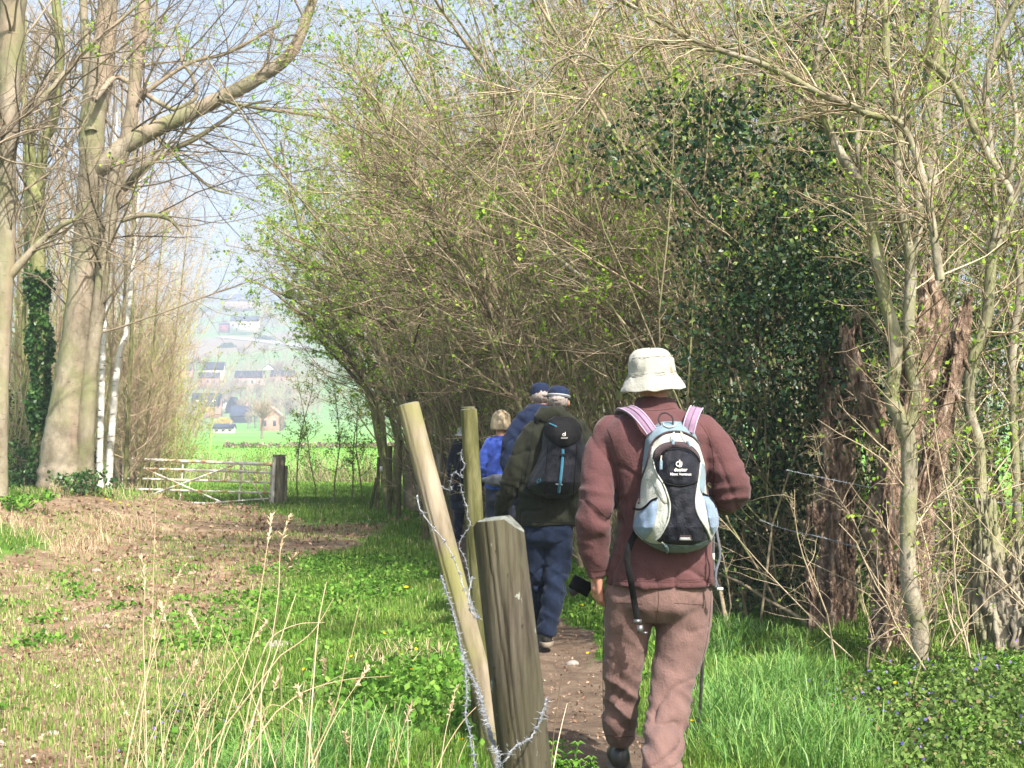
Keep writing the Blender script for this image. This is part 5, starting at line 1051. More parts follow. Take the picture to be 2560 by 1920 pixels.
# stitched seams laid on the cloth surface
from mathutils.bvhtree import BVHTree
def seam(garment, base, lines, mat, r=.0013, name='seam'):
    me = garment.data; bv = BVHTree.FromPolygons([v.co[:] for v in me.vertices], [p.vertices[:] for p in me.polygons]); o = Vector((0, 0, CAMZ)) - Vector(base); mb = MB()
    for ln in lines:
        P = []
        for u, v in smooth_poly(ln, 8):
            dr = (px(u, v, 5) - Vector((0, 0, CAMZ))).normalized(); h, n_, i_, d_ = bv.ray_cast(o, dr)
            if h is not None: P.append(np.array(h + n_ * r * .3))
        if len(P) > 3: P = np.array(P); mb.tubes(P[None], np.full((1, len(P)), r), 5)
    return mb.build(name, mat, garment)
fabric('seam_brown', (.045, .02, .02, 1), sheen=0); fabric('seam_taupe', (.07, .042, .037, 1), sheen=0)
jk_ = [c for c in p1.children if c.name.startswith('jacket')][0]; tr_ = [c for c in p1.children if c.name.startswith('trousers')][0]
for ln in ([(1519, 1072), (1534, 1110), (1546, 1160), (1549, 1215), (1545, 1260)], [(1750, 1058), (1772, 1095), (1783, 1140), (1786, 1190), (1782, 1240)], [(1512, 1448), (1600, 1449), (1700, 1450), (1786, 1449)], [(1512, 1453), (1600, 1454), (1700, 1455), (1786, 1454)],
           [(1452, 1248), (1470, 1252), (1490, 1268), (1512, 1290), (1530, 1300)], [(1592, 1022), (1636, 1027), (1688, 1021)], [(1462, 1424), (1490, 1428), (1520, 1424)]): seam(jk_, b1, [ln], M['seam_brown'])
for ln in ([(1646, 1476), (1646, 1510), (1640, 1555)], [(1520, 1480), (1508, 1560), (1507, 1650), (1508, 1760), (1512, 1860)], [(1778, 1480), (1770, 1580), (1748, 1690), (1724, 1800), (1706, 1900)], [(1686, 1508), (1760, 1512)], [(1540, 1506), (1606, 1510)], [(1512, 1838), (1550, 1842), (1588, 1840)]): seam(tr_, b1, [ln], M['seam_taupe'])
# --- olive coat
p2, b2, L2_, r2, Rz2 = person('person', 'man in dark olive coat, jeans and striped cap walking second in line', 10.0,
    torso=[(1036, 1352, 1425, .08, .06), (1058, 1330, 1446, .11, .02), (1095, 1312, 1458, .13, -.01), (1170, 1302, 1462, .15, 0), (1240, 1298, 1455, .155, .02), (1290, 1294, 1444, .16, .02), (1312, 1292, 1440, .165, .02)],
    arms=[[(1338, 1075, 0, 26), (1312, 1120, 0, 27), (1288, 1180, 0, 26), (1270, 1225, .02, 23), (1258, 1262, .06, 19), (1253, 1288, .1, 16)],
          [(1444, 1075, 0, 25), (1462, 1120, 0, 26), (1460, 1180, 0, 25), (1455, 1220, .06, 22), (1440, 1235, .18, 18), (1430, 1238, .26, 16)]],
    legs=[[(1338, 1330, 0, 36), (1338, 1400, .05, 32), (1345, 1470, .12, 29), (1352, 1530, .2, 27), (1358, 1562, .3, 26)],
          [(1398, 1330, 0, 37), (1396, 1400, 0, 34), (1386, 1470, -.04, 29), (1374, 1540, -.05, 26), (1366, 1586, -.05, 25)]],
    head=(1396, 1000, 26, .08), jm='olive', tm='jeans', yaw=-.1, voxel=.0096, seed=2, hair='short', collar=[(1062, 1335, 1425, .10, 0), (1038, 1338, 1418, .10, -.02), (1018, 1352, 1412, .08, 0)], folds=1.1)
c_ = L2_((0, 0, .25)); hat_lathe(p2, 'cap', [(r2 * 1.10, -r2 * .15), (r2 * 1.09, r2 * .3), (r2 * 1.02, r2 * .65), (r2 * .8, r2 * .93), (r2 * .45, r2 * 1.08), (.001, r2 * 1.12)], c_, b2, M['navy'], (-.12, .08), wob=.003)
for z_, m_ in ((-.02, 'greybag'), (.14, 'cap_white')):
    a = np.linspace(0, 2 * np.pi, 50); R_ = np.array(Matrix.Rotation(-.12, 3, 'X') @ Matrix.Rotation(.08, 3, 'Y')); P = np.stack([r2 * 1.1 * np.cos(a), r2 * 1.23 * np.sin(a), np.full(50, z_ * r2)], 1) @ R_.T + c_ - b2; mb = MB(); mb.tubes(P[None], np.full((1, 50), .0055), 6); mb.build('cap_band', M[m_], p2)
a = np.linspace(0, 1, 12); mb = MB(); s_ = L2_((0, -1.22, .10)) - b2; ell(mb, s_, (r2 * .52, .012, r2 * .24)); mb.build('cap_opening', M['hair_white'], p2)
jk2 = [c for c in p2.children if c.name.startswith('jacket')][0]
for ln in ([(1334, 1062), (1330, 1100), (1322, 1150), (1312, 1200)], [(1300, 1304), (1360, 1306), (1436, 1305)], [(1340, 1046), (1375, 1056), (1415, 1050)], [(1242, 1276), (1256, 1280), (1270, 1277)]): seam(jk2, b2, [ln], M['strap_black'], .0022)
# --- navy
p3, b3, L3_, r3, Rz3 = person('person', 'man in navy jacket and navy cap half hidden by the olive-coated man', 11.2,
    torso=[(1012, 1312, 1368, .07, .04), (1036, 1290, 1392, .10, .0), (1070, 1280, 1402, .12, 0), (1130, 1276, 1404, .14, 0), (1200, 1276, 1400, .15, 0), (1262, 1274, 1400, .15, 0)],
    arms=[[(1300, 1050, 0, 23), (1276, 1090, 0, 24), (1263, 1130, 0, 22), (1262, 1165, .04, 20), (1266, 1180, .16, 17), (1270, 1184, .24, 14)], [(1395, 1055, 0, 23), (1410, 1110, 0, 22), (1408, 1160, .02, 20), (1400, 1200, .08, 17), (1398, 1230, .1, 14)]],
    legs=[[(1310, 1275, 0, 32), (1310, 1350, .05, 28), (1312, 1430, .1, 24), (1314, 1530, .1, 22)], [(1365, 1275, 0, 32), (1365, 1350, 0, 28), (1362, 1430, -.05, 24), (1360, 1540, -.1, 22)]],
    head=(1340, 990, 23, .05), jm='navy', tm='darktrousers', yaw=.1, voxel=.0096, seed=3, hair='short')
p3.location.x += .035
hat_lathe(p3, 'cap', [(r3 * 1.10, -r3 * .2), (r3 * 1.10, r3 * .3), (r3 * 1.02, r3 * .7), (r3 * .8, r3 * .98), (r3 * .45, r3 * 1.13), (.001, r3 * 1.17)], L3_((0, 0, .28)), b3, M['navy'], (-.15, -.05), wob=.002)
s_ = L3_((.25, -1.22, .12)) - b3; mb = MB(); ell(mb, s_, (r3 * .42, .014, r3 * .22)); mb.build('cap_opening', M['hair_white'], p3)
# --- woman
p4, b4, L4_, r4, Rz4 = person('person', 'blonde woman in bright blue sweater with a grey waist bag', 14.0,
    torso=[(1090, 1236, 1280, .06, .02), (1102, 1222, 1290, .09, 0), (1130, 1216, 1292, .11, 0), (1175, 1216, 1286, .115, 0), (1222, 1212, 1288, .13, 0)],
    arms=[[(1228, 1108, 0, 15), (1215, 1135, 0, 15), (1209, 1160, 0, 14), (1211, 1185, .05, 12), (1216, 1192, .15, 11), (1220, 1194, .22, 9)], [(1284, 1110, 0, 15), (1296, 1140, 0, 15), (1300, 1170, 0, 13), (1298, 1195, .08, 12), (1292, 1200, .18, 9)]],
    legs=[[(1232, 1235, 0, 20), (1232, 1300, .05, 18), (1234, 1370, .1, 15), (1236, 1440, .12, 13)], [(1268, 1235, 0, 20), (1268, 1300, 0, 18), (1266, 1370, -.05, 15), (1266, 1445, -.12, 13)]],
    head=(1254, 1050, 20, .03), jm='bluesweater', tm='darktrousers', yaw=-.4, voxel=.0096, seed=4, hair='bob')
mb = MB(); w0 = np.array(px(1250, 1200, 14.0)) - b4; a = np.linspace(0, 2 * np.pi, 40); mb.tubes(np.stack([w0[0] + .158 * np.cos(a), w0[1] + .135 * np.sin(a), w0[2] + .01 * np.sin(a * 2)], 1)[None], np.full((1, 40), .022), 8); ell(mb, w0 + [-.02, -.15, 0], (.13, .045, .06)); wb = mb.build('waist_bag', M['greybag']); wb.location = b4; tag(wb, 'grey waist bag strapped round the blue sweater', 'waist bag')
# --- dark coat
p5, b5, L5_, r5, Rz5 = person('person', 'walker in long dark coat and white hat, seen behind the mossy green post', 20.0,
    torso=[(1096, 1150, 1182, .06, .02), (1104, 1140, 1192, .09, 0), (1130, 1134, 1198, .12, 0), (1180, 1130, 1200, .14, 0), (1250, 1124, 1204, .16, 0)],
    arms=[[(1144, 1110, 0, 12), (1134, 1140, 0, 12), (1129, 1170, 0, 11), (1130, 1195, .05, 9), (1132, 1212, .1, 8)], [(1190, 1110, 0, 12), (1200, 1140, 0, 12), (1206, 1170, 0, 11), (1206, 1195, .05, 9), (1204, 1212, .1, 8)]],
    legs=[[(1150, 1255, 0, 15), (1148, 1290, .05, 13), (1147, 1320, .1, 10), (1146, 1352, .15, 9)], [(1182, 1255, 0, 15), (1182, 1290, 0, 13), (1181, 1320, -.02, 10), (1180, 1356, -.05, 9)]],
    head=(1158, 1088, 13.5, 0), jm='blackcoat', tm='darktrousers', yaw=.2, voxel=.0096, seed=5, hair='short')
hat_lathe(p5, 'hat', [(.13, -.035), (.10, -.015), (.085, 0), (.08, .05), (.06, .075), (.001, .085)], L5_((0, 0, .4)), b5, M['cap_white'], wob=.003)

# ================= backpacks =================
def inpoly(X, Y, poly):
    p = np.array(poly, float); ins = np.zeros(X.shape, bool); n = len(p); j = n - 1
    for i in range(n):
        c = ((p[i, 1] > Y) != (p[j, 1] > Y)) & (X < (p[j, 0] - p[i, 0]) * (Y - p[i, 1]) / (p[j, 1] - p[i, 1] + 1e-9) + p[i, 0]); ins ^= c; j = i
    return ins
class Pack:
    def __init__(s, name, label, rows, tr, yb, thick, g, mat, origin_px):
        s.rows = np.array(rows, float); s.tr = tr; s.yb = yb; s.th = thick; s.g = np.array(g, float)
        u, v = tr(*origin_px); o = px(u, v, yb); s.o = np.array(o); s.root = empty(name, tuple(o), label, 'backpack'); s.grid(mat)
    def hw(s, Y): L = np.interp(Y, s.rows[:, 0], s.rows[:, 1]); R = np.interp(Y, s.rows[:, 0], s.rows[:, 2]); return (L + R) / 2, (R - L) / 2
    def D(s, X, Y):
        c, h = s.hw(Y); t = np.clip(np.abs(X - c) / h, 0, 1); return s.th * (1 - t ** 2.8) ** .5 * np.interp(Y, s.g[:, 0], s.g[:, 1])
    def W(s, X, Y, off=0.):
        X = np.asarray(X, float); Y = np.asarray(Y, float); d = s.yb - s.D(X, Y) - off; u, v = s.tr(X, Y); a = (u - 1280) / F; b = (960 - v) / F; fy = cP - b * sP; fz = sP + b * cP
        wr = .004 * np.sin(X * .035 + Y * .012) * np.sin(Y * .021 - X * .01) if s.th > .1 else 0
        d = d + wr
        return np.stack([a * d / fy, d + 0 * a, CAMZ + fz * d / fy], -1) - s.o
    def grid(s, mat):
        Ys = np.linspace(s.rows[0, 0], s.rows[-1, 0], 70); S_ = np.sin(np.linspace(-1, 1, 41) * np.pi / 2); c, h = s.hw(Ys); X = c[:, None] + h[:, None] * S_[None]; Y = np.repeat(Ys[:, None], 41, 1)
        A = s.W(X, Y).reshape(-1, 3); th = s.th; s.th = -.02; B = s.W(X, Y).reshape(-1, 3); s.th = th
        i, j = np.meshgrid(np.arange(69), np.arange(40), indexing='ij'); q = np.stack([i * 41 + j, i * 41 + j + 1, (i + 1) * 41 + j + 1, (i + 1) * 41 + j], -1).reshape(-1, 4)
        mb = MB(); mb.add(A, q[:, ::-1]); mb.add(B, q); mb.build('shell', mat, s.root)
    def patch(s, name, poly, mat, off=.004, bulge=0., cell=6, parent=None):
        p = smooth_poly(list(poly) + [poly[0]], 4)[:-1] if len(poly) > 4 else np.array(poly, float); x0, y0 = p.min(0); x1, y1 = p.max(0); xs = np.arange(x0 - cell, x1 + 2 * cell, cell); ys = np.arange(y0 - cell, y1 + 2 * cell, cell)
        X, Y = np.meshgrid(xs, ys); ins = inpoly(X[:-1, :-1] + cell / 2, Y[:-1, :-1] + cell / 2, p)
        # distance to the outline gives the quilted bulge
        d = np.full(X.shape, 1e9)
        for k in range(len(p)):
            a, b = p[k], p[(k + 1) % len(p)]; ab = b - a; t = np.clip(((X - a[0]) * ab[0] + (Y - a[1]) * ab[1]) / (ab @ ab + 1e-9), 0, 1); d = np.minimum(d, np.hypot(X - a[0] - t * ab[0], Y - a[1] - t * ab[1]))
        inn = inpoly(X, Y, p); dm = max(cell, float((d * inn).max())); f = np.where(inn, np.clip(d / dm, 0, 1), 0)
        # snap outside corner points to the outline for a clean edge
        V = s.W(X, Y, off + bulge * f ** .5).reshape(-1, 3); nx = X.shape[1]; ii, jj = np.nonzero(ins); q = np.stack([ii * nx + jj, (ii + 1) * nx + jj, (ii + 1) * nx + jj + 1, ii * nx + jj + 1], -1)
        used, inv = np.unique(q, return_inverse=True); mb = MB(); mb.add(V[used], inv.reshape(-1, 4)); edge = s.W(np.append(p[:, 0], p[0, 0]), np.append(p[:, 1], p[0, 1]), off * .6); mb.tubes(edge[None], np.full((1, len(edge)), .0022), 5)
        return mb.build(name, mat, parent or s.root)
    def cord(s, name, pts, r, mat, off=.004, parent=None, flat=None):
        p = smooth_poly(pts, 5) if len(pts) > 2 else np.linspace(pts[0], pts[1], 8); P = s.W(p[:, 0], p[:, 1], off); mb = MB(); mb.tubes(P[None], np.full((1, len(P)), r), 8, cap=True); return mb.build(name, mat, parent or s.root)
    def text(s, body, X, Y, width, mat, off=.02, name='lettering', parent=None, bold=.0):
        cu = bpy.data.curves.new('t', 'FONT'); cu.body = body; cu.align_x = 'CENTER'; cu.size = 1; cu.offset = bold; cu.resolution_u = 3; ob = bpy.data.objects.new('t', cu); C.objects.link(ob); bpy.context.view_layer.update()
        me = bpy.data.meshes.new_from_object(ob.evaluated_get(bpy.context.evaluated_depsgraph_get())); bpy.data.objects.remove(ob); n = len(me.vertices); c = np.zeros(n * 3, np.float32); me.vertices.foreach_get('co', c); c = c.reshape(-1, 3); w_ = c[:, 0].max() - c[:, 0].min(); k = width / w_
        V = s.W(X + c[:, 0] * k, Y - c[:, 1] * k, off); me.vertices.foreach_set('co', V.astype(np.float32).ravel()); me.materials.clear(); me.materials.append(mat); me.name = name; o = bpy.data.objects.new(name, me); C.objects.link(o); o.parent = parent or s.root; return o
def ribbon(mb, pts, w, th, nrm_=(0, -1, .35), per=6, origin=(0, 0, 0)):
    P = smooth_poly([tuple(px(*p)) for p in pts], per) - np.array(origin); T = nrm(np.gradient(P, axis=0)); N = np.array(nrm_) if np.ndim(nrm_) == 1 else nrm_; N = nrm(N - T * (T @ N)[:, None] if np.ndim(nrm_) == 1 else N); S = nrm(np.cross(T, N)); w_ = np.broadcast_to(w, len(P))[:, None] / 2
    prof = [(-1, -.2), (-.94, 1), (0, 1.25), (.94, 1), (1, -.2), (.94, -1), (-.94, -1)]; n = len(prof); V = np.stack([P + S * w_ * a + N * th / 2 * b for a, b in prof], 1)
    i, j = np.meshgrid(np.arange(len(P) - 1), np.arange(n), indexing='ij'); j2 = (j + 1) % n; mb.add(V.reshape(-1, 3), np.stack([i * n + j, i * n + j2, (i + 1) * n + j2, (i + 1) * n + j], -1).reshape(-1, 4)); mb.add(V[0][::-1], tris=[(0, k, k + 1) for k in range(1, n - 1)]); mb.add(V[-1], tris=[(0, k, k + 1) for k in range(1, n - 1)])
tr1 = lambda X, Y: (1560 + X / 4.365, 1020 + Y / 4.365)
K = Pack('backpack', 'small cream and pale blue backpack with dark front pocket worn by the man in brown', [(150, 430, 600), (165, 380, 660), (200, 320, 715), (250, 268, 755), (350, 228, 803), (500, 210, 850), (620, 200, 885), (800, 182, 888), (950, 165, 905), (1050, 132, 985), (1200, 108, 1035), (1300, 95, 1030), (1370, 120, 995), (1440, 190, 960), (1500, 270, 915), (1550, 370, 800), (1580, 470, 690)],
         tr1, 5.875, .185, [(150, .30), (200, .48), (300, .68), (500, .86), (900, 1.0), (1300, 1.02), (1450, .92), (1540, .68), (1580, .45)], M['nylon_cream'], (550, 900))
K.patch('top_panel', [(425, 152), (600, 152), (700, 190), (757, 250), (790, 340), (740, 300), (600, 262), (500, 258), (400, 285), (330, 340), (290, 400), (255, 600), (215, 640), (205, 600), (215, 450), (240, 300), (325, 195)], M['nylon_blue'], .003, .003)
K.patch('lower_panel', [(430, 815), (540, 840), (650, 842), (800, 808), (800, 900), (785, 1000), (792, 1100), (832, 1200), (900, 1330), (925, 1400), (900, 1460), (700, 1492), (480, 1478), (362, 1440), (430, 1350), (480, 1200), (500, 1080), (478, 960)], M['nylon_dark'], .003, .008)
fpk = K.patch('front_pocket', [(315, 545), (340, 460), (420, 395), (520, 372), (650, 376), (740, 420), (810, 500), (835, 600), (830, 700), (805, 800), (640, 838), (500, 830), (422, 805), (360, 700), (322, 620)], M['nylon_dark'], .006, .020)
K.patch('pocket_flap', [(325, 530), (355, 450), (430, 395), (520, 372), (650, 376), (735, 418), (800, 490), (828, 580), (790, 520), (720, 462), (620, 435), (520, 432), (440, 470), (390, 530), (330, 560)], M['trimbrown'], .012, .012, parent=fpk)
K.patch('mesh_pocket', [(360, 980), (358, 1100), (322, 1280), (272, 1385), (222, 1428), (128, 1350), (102, 1290), (132, 1180), (200, 1108), (290, 1005)], M['mesh_blue'], .004, .022)
K.patch('mesh_pocket', [(868, 950), (900, 1080), (930, 1250), (968, 1368), (1022, 1290), (1033, 1220), (1005, 1090), (960, 1000)], M['mesh_blue'], .004, .022)
K.patch('side_panel', [(205, 640), (262, 610), (300, 420), (318, 520), (345, 700), (420, 840), (480, 1000), (440, 1030), (380, 930), (300, 780), (235, 760)], M['nylon_cream'], .003, .005)
K.patch('side_panel', [(838, 600), (880, 640), (888, 780), (870, 930), (838, 900), (825, 780)], M['nylon_blue'], .003, .004)
K.patch('base_panel', [(205, 1432), (300, 1478), (480, 1492), (700, 1508), (925, 1440), (935, 1470), (850, 1530), (690, 1572), (480, 1574), (340, 1530), (250, 1488)], M['nylon_teal'], .003, .006)
K.cord('zip', [(300, 400), (340, 340), (420, 285), (520, 258), (640, 265), (740, 310), (790, 355), (830, 410)], .0048, M['trimbrown'], .006)
K.cord('zip', [(330, 560), (390, 530), (440, 468), (520, 432), (620, 435), (720, 462), (790, 520), (830, 590)], .003, M['strap_black'], .030)
K.cord('zip', [(425, 812), (540, 842), (650, 845), (802, 806)], .003, M['strap_black'], .011)
K.cord('piping', [(318, 560), (350, 700), (430, 830), (482, 970), (502, 1080), (478, 1240), (400, 1390), (350, 1440)], .0035, M['nylon_cream'], .008)
K.cord('piping', [(836, 600), (822, 720), (806, 850), (785, 1000), (795, 1120), (840, 1220), (905, 1330), (945, 1440)], .0045, M['nylon_cream'], .009)
K.cord('side_trim', [(300, 395), (275, 520), (235, 660), (190, 780), (172, 950), (165, 1040)], .006, M['trimbrown'], .004)
K.cord('elastic', [(95, 1098), (180, 1106), (250, 1060), (300, 1010), (362, 982)], .0045, M['strap_black'], .016)
K.cord('elastic', [(864, 936), (930, 975), (985, 1050), (1003, 1090)], .005, M['strap_black'], .016)
for pts in ([(548, 265), (522, 300), (535, 345), (535, 400)], [(620, 262), (650, 300), (690, 360), (722, 420)]): q = K.cord('zip_pull', pts[:3], .0022, M['print'], .016); K.cord('pull_tab', pts[2:], .0065, M['nylon_blue'], .018, parent=q)
q = K.cord('zip_pull', [(408, 520), (404, 575)], .0025, M['print'], .040, parent=fpk); K.cord('pull_tab', [(405, 575), (402, 670)], .0062, M['nylon_blue'], .040, parent=q)
q = K.cord('zip_pull', [(415, 1465), (455, 1500)], .0025, M['print'], .012); K.cord('pull_tab', [(455, 1500), (478, 1550), (460, 1600)], .0055, M['nylon_blue'], .020, parent=q)
K.cord('badge_rim', [(425, 162), (440, 195), (490, 210), (545, 200), (575, 165)], .0022, M['nylon_cream'], .012)
K.text('deuter', 618, 690, 145, M['print'], .030, bold=.02, parent=fpk); K.text('Mont Ventoux', 620, 734, 230, M['print'], .029, bold=.012, parent=fpk)
a = np.linspace(0, 2 * np.pi, 16); K.cord('emblem', [(594 + 24 * math.cos(t), 612 + 24 * math.sin(t)) for t in a], .0022, M['print'], .030, parent=fpk); K.cord('emblem', [(606, 566), (608, 600), (606, 625)], .0024, M['print'], .031, parent=fpk); K.cord('emblem', [(628, 588), (629, 620), (620, 638), (600, 644)], .0020, M['print'], .031, parent=fpk)
K.patch('reflector_patch', [(612, 1388), (728, 1388), (752, 1455), (590, 1455)], M['trimbrown'], .012, .002); K.patch('reflector', [(612, 1412), (718, 1412), (728, 1440), (602, 1442)], M['cap_white'], .016, .001)
mb = MB(); ribbon(mb, [(1652, 1062, 5.80), (1646, 1048, 5.80), (1654, 1034, 5.80), (1668, 1033, 5.79), (1681, 1044, 5.79), (1682, 1062, 5.79)], .008, .003, origin=K.o); mb.build('haul_loop', M['trimbrown'], K.root)
for sgn, pts in ((-1, [(1628, 1080, 5.80), (1606, 1050, 5.81), (1585, 1030, 5.86), (1562, 1021, 5.95), (1550, 1035, 6.08), (1552, 1090, 6.17), (1545, 1180, 6.18), (1530, 1270, 6.08)]), (1, [(1720, 1080, 5.80), (1728, 1050, 5.81), (1736, 1030, 5.86), (1742, 1021, 5.95), (1742, 1038, 6.08), (1738, 1100, 6.17), (1750, 1200, 6.18), (1772, 1280, 6.08)])):
    mb = MB(); ribbon(mb, pts, .050, .010, (0, -.75, .66), origin=K.o); st_ = mb.build('shoulder_strap', M['mauve'], K.root)
    for s_ in (-1, 1):
        P = smooth_poly([tuple(px(*p)) for p in pts[:5]], 6) - K.o; T = nrm(np.gradient(P, axis=0)); N = nrm(np.array([0, -.75, .66]) - T * (T @ np.array([0, -.75, .66]))[:, None]); S = nrm(np.cross(T, N)); mb = MB(); mb.tubes((P + S * s_ * .0245 + N * .006)[None], np.full((1, len(P)), .0026), 6); mb.build('strap_edge', M['mauve_edge'], st_)
    mb = MB(); P2_ = P + N * .0085; mb.tubes(P2_[None], np.full((1, len(P)), .0012), 5); mb.build('strap_seam', M['trimbrown'], st_)
mb = MB(); ribbon(mb, [(1590, 1330, 5.86), (1574, 1365, 5.80), (1568, 1400, 5.79), (1577, 1450, 5.79), (1585, 1500, 5.84), (1594, 1550, 5.85)], .026, .003, (-.2, -1, 0), origin=K.o); hb_ = mb.build('hip_strap', M['strap_black'], K.root)
mb = MB(); c = np.array(px(1594, 1554, 5.85)) - K.o; mb.box(tuple(c), (.016, .005, .009)); mb.box(tuple(c + [.010, 0, -.030]), (.012, .006, .016)); mb.box(tuple(c + [.030, 0, -.046]), (.010, .004, .005)); mb.build('buckle', M['metal_dark'], hb_, smooth=False)
mb = MB(); ribbon(mb, [(1788, 1300, 5.88), (1794, 1340, 5.84), (1800, 1390, 5.84), (1790, 1430, 5.83), (1790, 1468, 5.83)], .010, .003, (0, -1, 0), origin=K.o); mb.tubes((np.array([px(1785, 1340, 5.85), px(1784, 1400, 5.84), px(1786, 1440, 5.84), px(1798, 1472, 5.84)]) - K.o)[None], np.full((1, 4), .003), 6); mb.build('hip_strap', M['greybag'], K.root)
mb = MB(); mb.box(tuple(np.array(px(1800, 1472, 5.84)) - K.o), (.012, .005, .005)); mb.box(tuple(np.array(px(1784, 1392, 5.84)) - K.o), (.004, .004, .014)); mb.build('buckle', M['print'], K.root, smooth=False)
tr2 = lambda X, Y: (900 + X / 2.765, 800 + Y / 2.765)
Q_ = Pack('backpack', 'black backpack with cyan strap worn by the man in the olive coat', [(668, 1340, 1440), (690, 1300, 1480), (730, 1275, 1515), (800, 1262, 1540), (900, 1250, 1560), (1000, 1215, 1565), (1080, 1172, 1560), (1150, 1150, 1530), (1200, 1200, 1485), (1235, 1290, 1410)],
          tr2, 9.86, .24, [(668, .35), (720, .7), (800, .9), (1000, 1), (1120, 1), (1200, .7), (1235, .4)], M['nylon_dark'], (1380, 950))
lid = Q_.patch('lid', [(1345, 672), (1440, 672), (1505, 705), (1535, 780), (1490, 850), (1400, 880), (1320, 840), (1270, 780), (1280, 715)], M['strap_black'], .004, .03, 8)
Q_.cord('centre_strap', [(1403, 892), (1400, 960), (1388, 1080), (1374, 1190)], .010, M['cyan'], .012); Q_.cord('strap_clip', [(1352, 1135), (1400, 1140)], .005, M['greybag'], .018); Q_.cord('strap_buckle', [(1384, 935), (1424, 935)], .010, M['strap_black'], .018)
Q_.cord('lid_tab', [(1310, 715), (1360, 738)], .005, M['cyan'], .028, parent=lid); Q_.text('deuter', 1413, 820, 48, M['print'], .042, bold=.02, parent=lid); a = np.linspace(0, 2 * np.pi, 12)
Q_.cord('emblem', [(1409 + 8 * math.cos(t), 793 + 8 * math.sin(t)) for t in a], .0020, M['print'], .042, parent=lid); Q_.cord('emblem', [(1419, 775), (1419, 800)], .0020, M['print'], .042, parent=lid)
Q_.cord('side_ring', [(1222, 1130), (1228, 1108), (1248, 1098), (1246, 1116), (1222, 1130)], .002, M['cyan'], .01)
for x_ in (1300, 1500): Q_.cord('seam', [(x_, 860), (x_ - 10, 1000), (x_ - 25, 1200)], .003, M['strap_black'], .003)
# trekking pole in the right hand
tp = np.array(px(1746, 1852, 6.75)); hd_ = np.array(px(1778, 1258, 6.30)); root = empty('trekking_pole', tuple(tp), 'black trekking pole planted in the grass beside the right leg of the man in brown', 'walking stick')
P = np.linspace((0, 0, 0), hd_ - tp, 14); mb = MB(); mb.tubes(P[None], np.linspace(.0075, .010, 14)[None], 10, cap=True); mb.build('shaft', M['metal_dark'], root)
mb = MB(); mb.tubes(np.array([[[0, 0, -.02], [0, 0, .01], [.001, 0, .03], [.002, 0, .06], [.003, 0, .10]]]), np.array([[.020, .022, .016, .013, .016]]), 12, cap=True); mb.build('rubber_foot', M['sole'], root)
mb = MB(); e = hd_ - tp; mb.tubes(np.stack([e - [0, 0, .06], e, e + [0, 0, .06]])[None], np.array([[.014, .016, .018]]), 12, cap=True); mb.build('grip', M['strap_black'], root)
# camera carried low in front of the left hand
c = np.array(px(1452, 1464, 6.25)); root = empty('camera', tuple(c), 'small black camera hanging beside the left hand of the man in brown', 'camera')
mb = MB(); mb.box((0, 0, 0), (.045, .022, .030), rot=Matrix.Rotation(.5, 3, 'Y')); o = mb.build('body', M['strap_black'], root); mb = MB(); mb.tubes(np.array([[[0, 0, 0], [-.04, .02, -.03]]]), np.array([[.022, .024]]), 14, cap=True); mb.build('lens', M['leather'], root)
# ================= ground cover =================
def vnoise(x, y, s, seed=0):
    r = np.random.default_rng(seed).uniform(size=(256, 256)); X = np.asarray(x) / s; Y = np.asarray(y) / s; i = np.floor(X).astype(int); j = np.floor(Y).astype(int); f = X - i; g = Y - j; f = f * f * (3 - 2 * f); g = g * g * (3 - 2 * g)
    a = r[i % 256, j % 256]; b = r[(i + 1) % 256, j % 256]; c = r[i % 256, (j + 1) % 256]; d = r[(i + 1) % 256, (j + 1) % 256]; return (a * (1 - f) + b * f) * (1 - g) + (c * (1 - f) + d * f) * g
def zz(x, y): return gz(x, y) - .04 * path_mask(x, y)
def blades(mb, x, y, h, w, rng, rlo=0., rhi=1., lean=.35, leandir=None, mi=0, droop=.5, rnd=None):
    n = len(x); z = zz(x, y); a = rng.uniform(0, 2 * np.pi, n); dx, dy = np.cos(a), np.sin(a)
    if leandir is not None: dx = dx * .6 + leandir[0]; dy = dy * .6 + leandir[1]
    L = lean * rng.uniform(.2, 1.4, n) * h; b = a + np.pi / 2 + rng.normal(size=n) * .5; wx, wy = np.cos(b) * w / 2, np.sin(b) * w / 2
    p = np.stack([x, y, z - .01], 1); m1 = np.stack([x + dx * L * .22, y + dy * L * .22, z + h * .5], 1); m2 = np.stack([x + dx * L * .62, y + dy * L * .62, z + h * .85], 1); tip = np.stack([x + dx * L * 1.15, y + dy * L * 1.15, z + h * (1 - droop * .25 * rng.uniform(0, 1.5, n))], 1)
    W_ = np.stack([wx, wy, np.zeros(n)], 1); V = np.stack([p - W_, p + W_, m1 - W_ * .9, m1 + W_ * .9, m2 - W_ * .6, m2 + W_ * .6, tip], 1).reshape(-1, 3); k = np.arange(n)[:, None] * 7
    q = np.concatenate([k + [0, 1, 3, 2], k + [2, 3, 5, 4]]); t = k + [4, 5, 6]; r = rng.uniform(rlo, rhi, n) if rnd is None else rnd; mb.add(V, q, t, mi=mi, rnd=np.repeat(r, 7))
rg = np.random.default_rng(42)
def sample(n, x0, x1, y0, y1, p=2.0):
    """positions whose density falls with distance"""
    u = rg.uniform(size=n)
    if p == 2: y = 1 / (1 / y0 + u * (1 / y1 - 1 / y0))
    else: y = y0 + u * (y1 - y0)
    return x0 + rg.uniform(size=n) * (x1 - x0), y
def infr(x, y, m=1.2): return np.abs(x) < y * .3556 + m
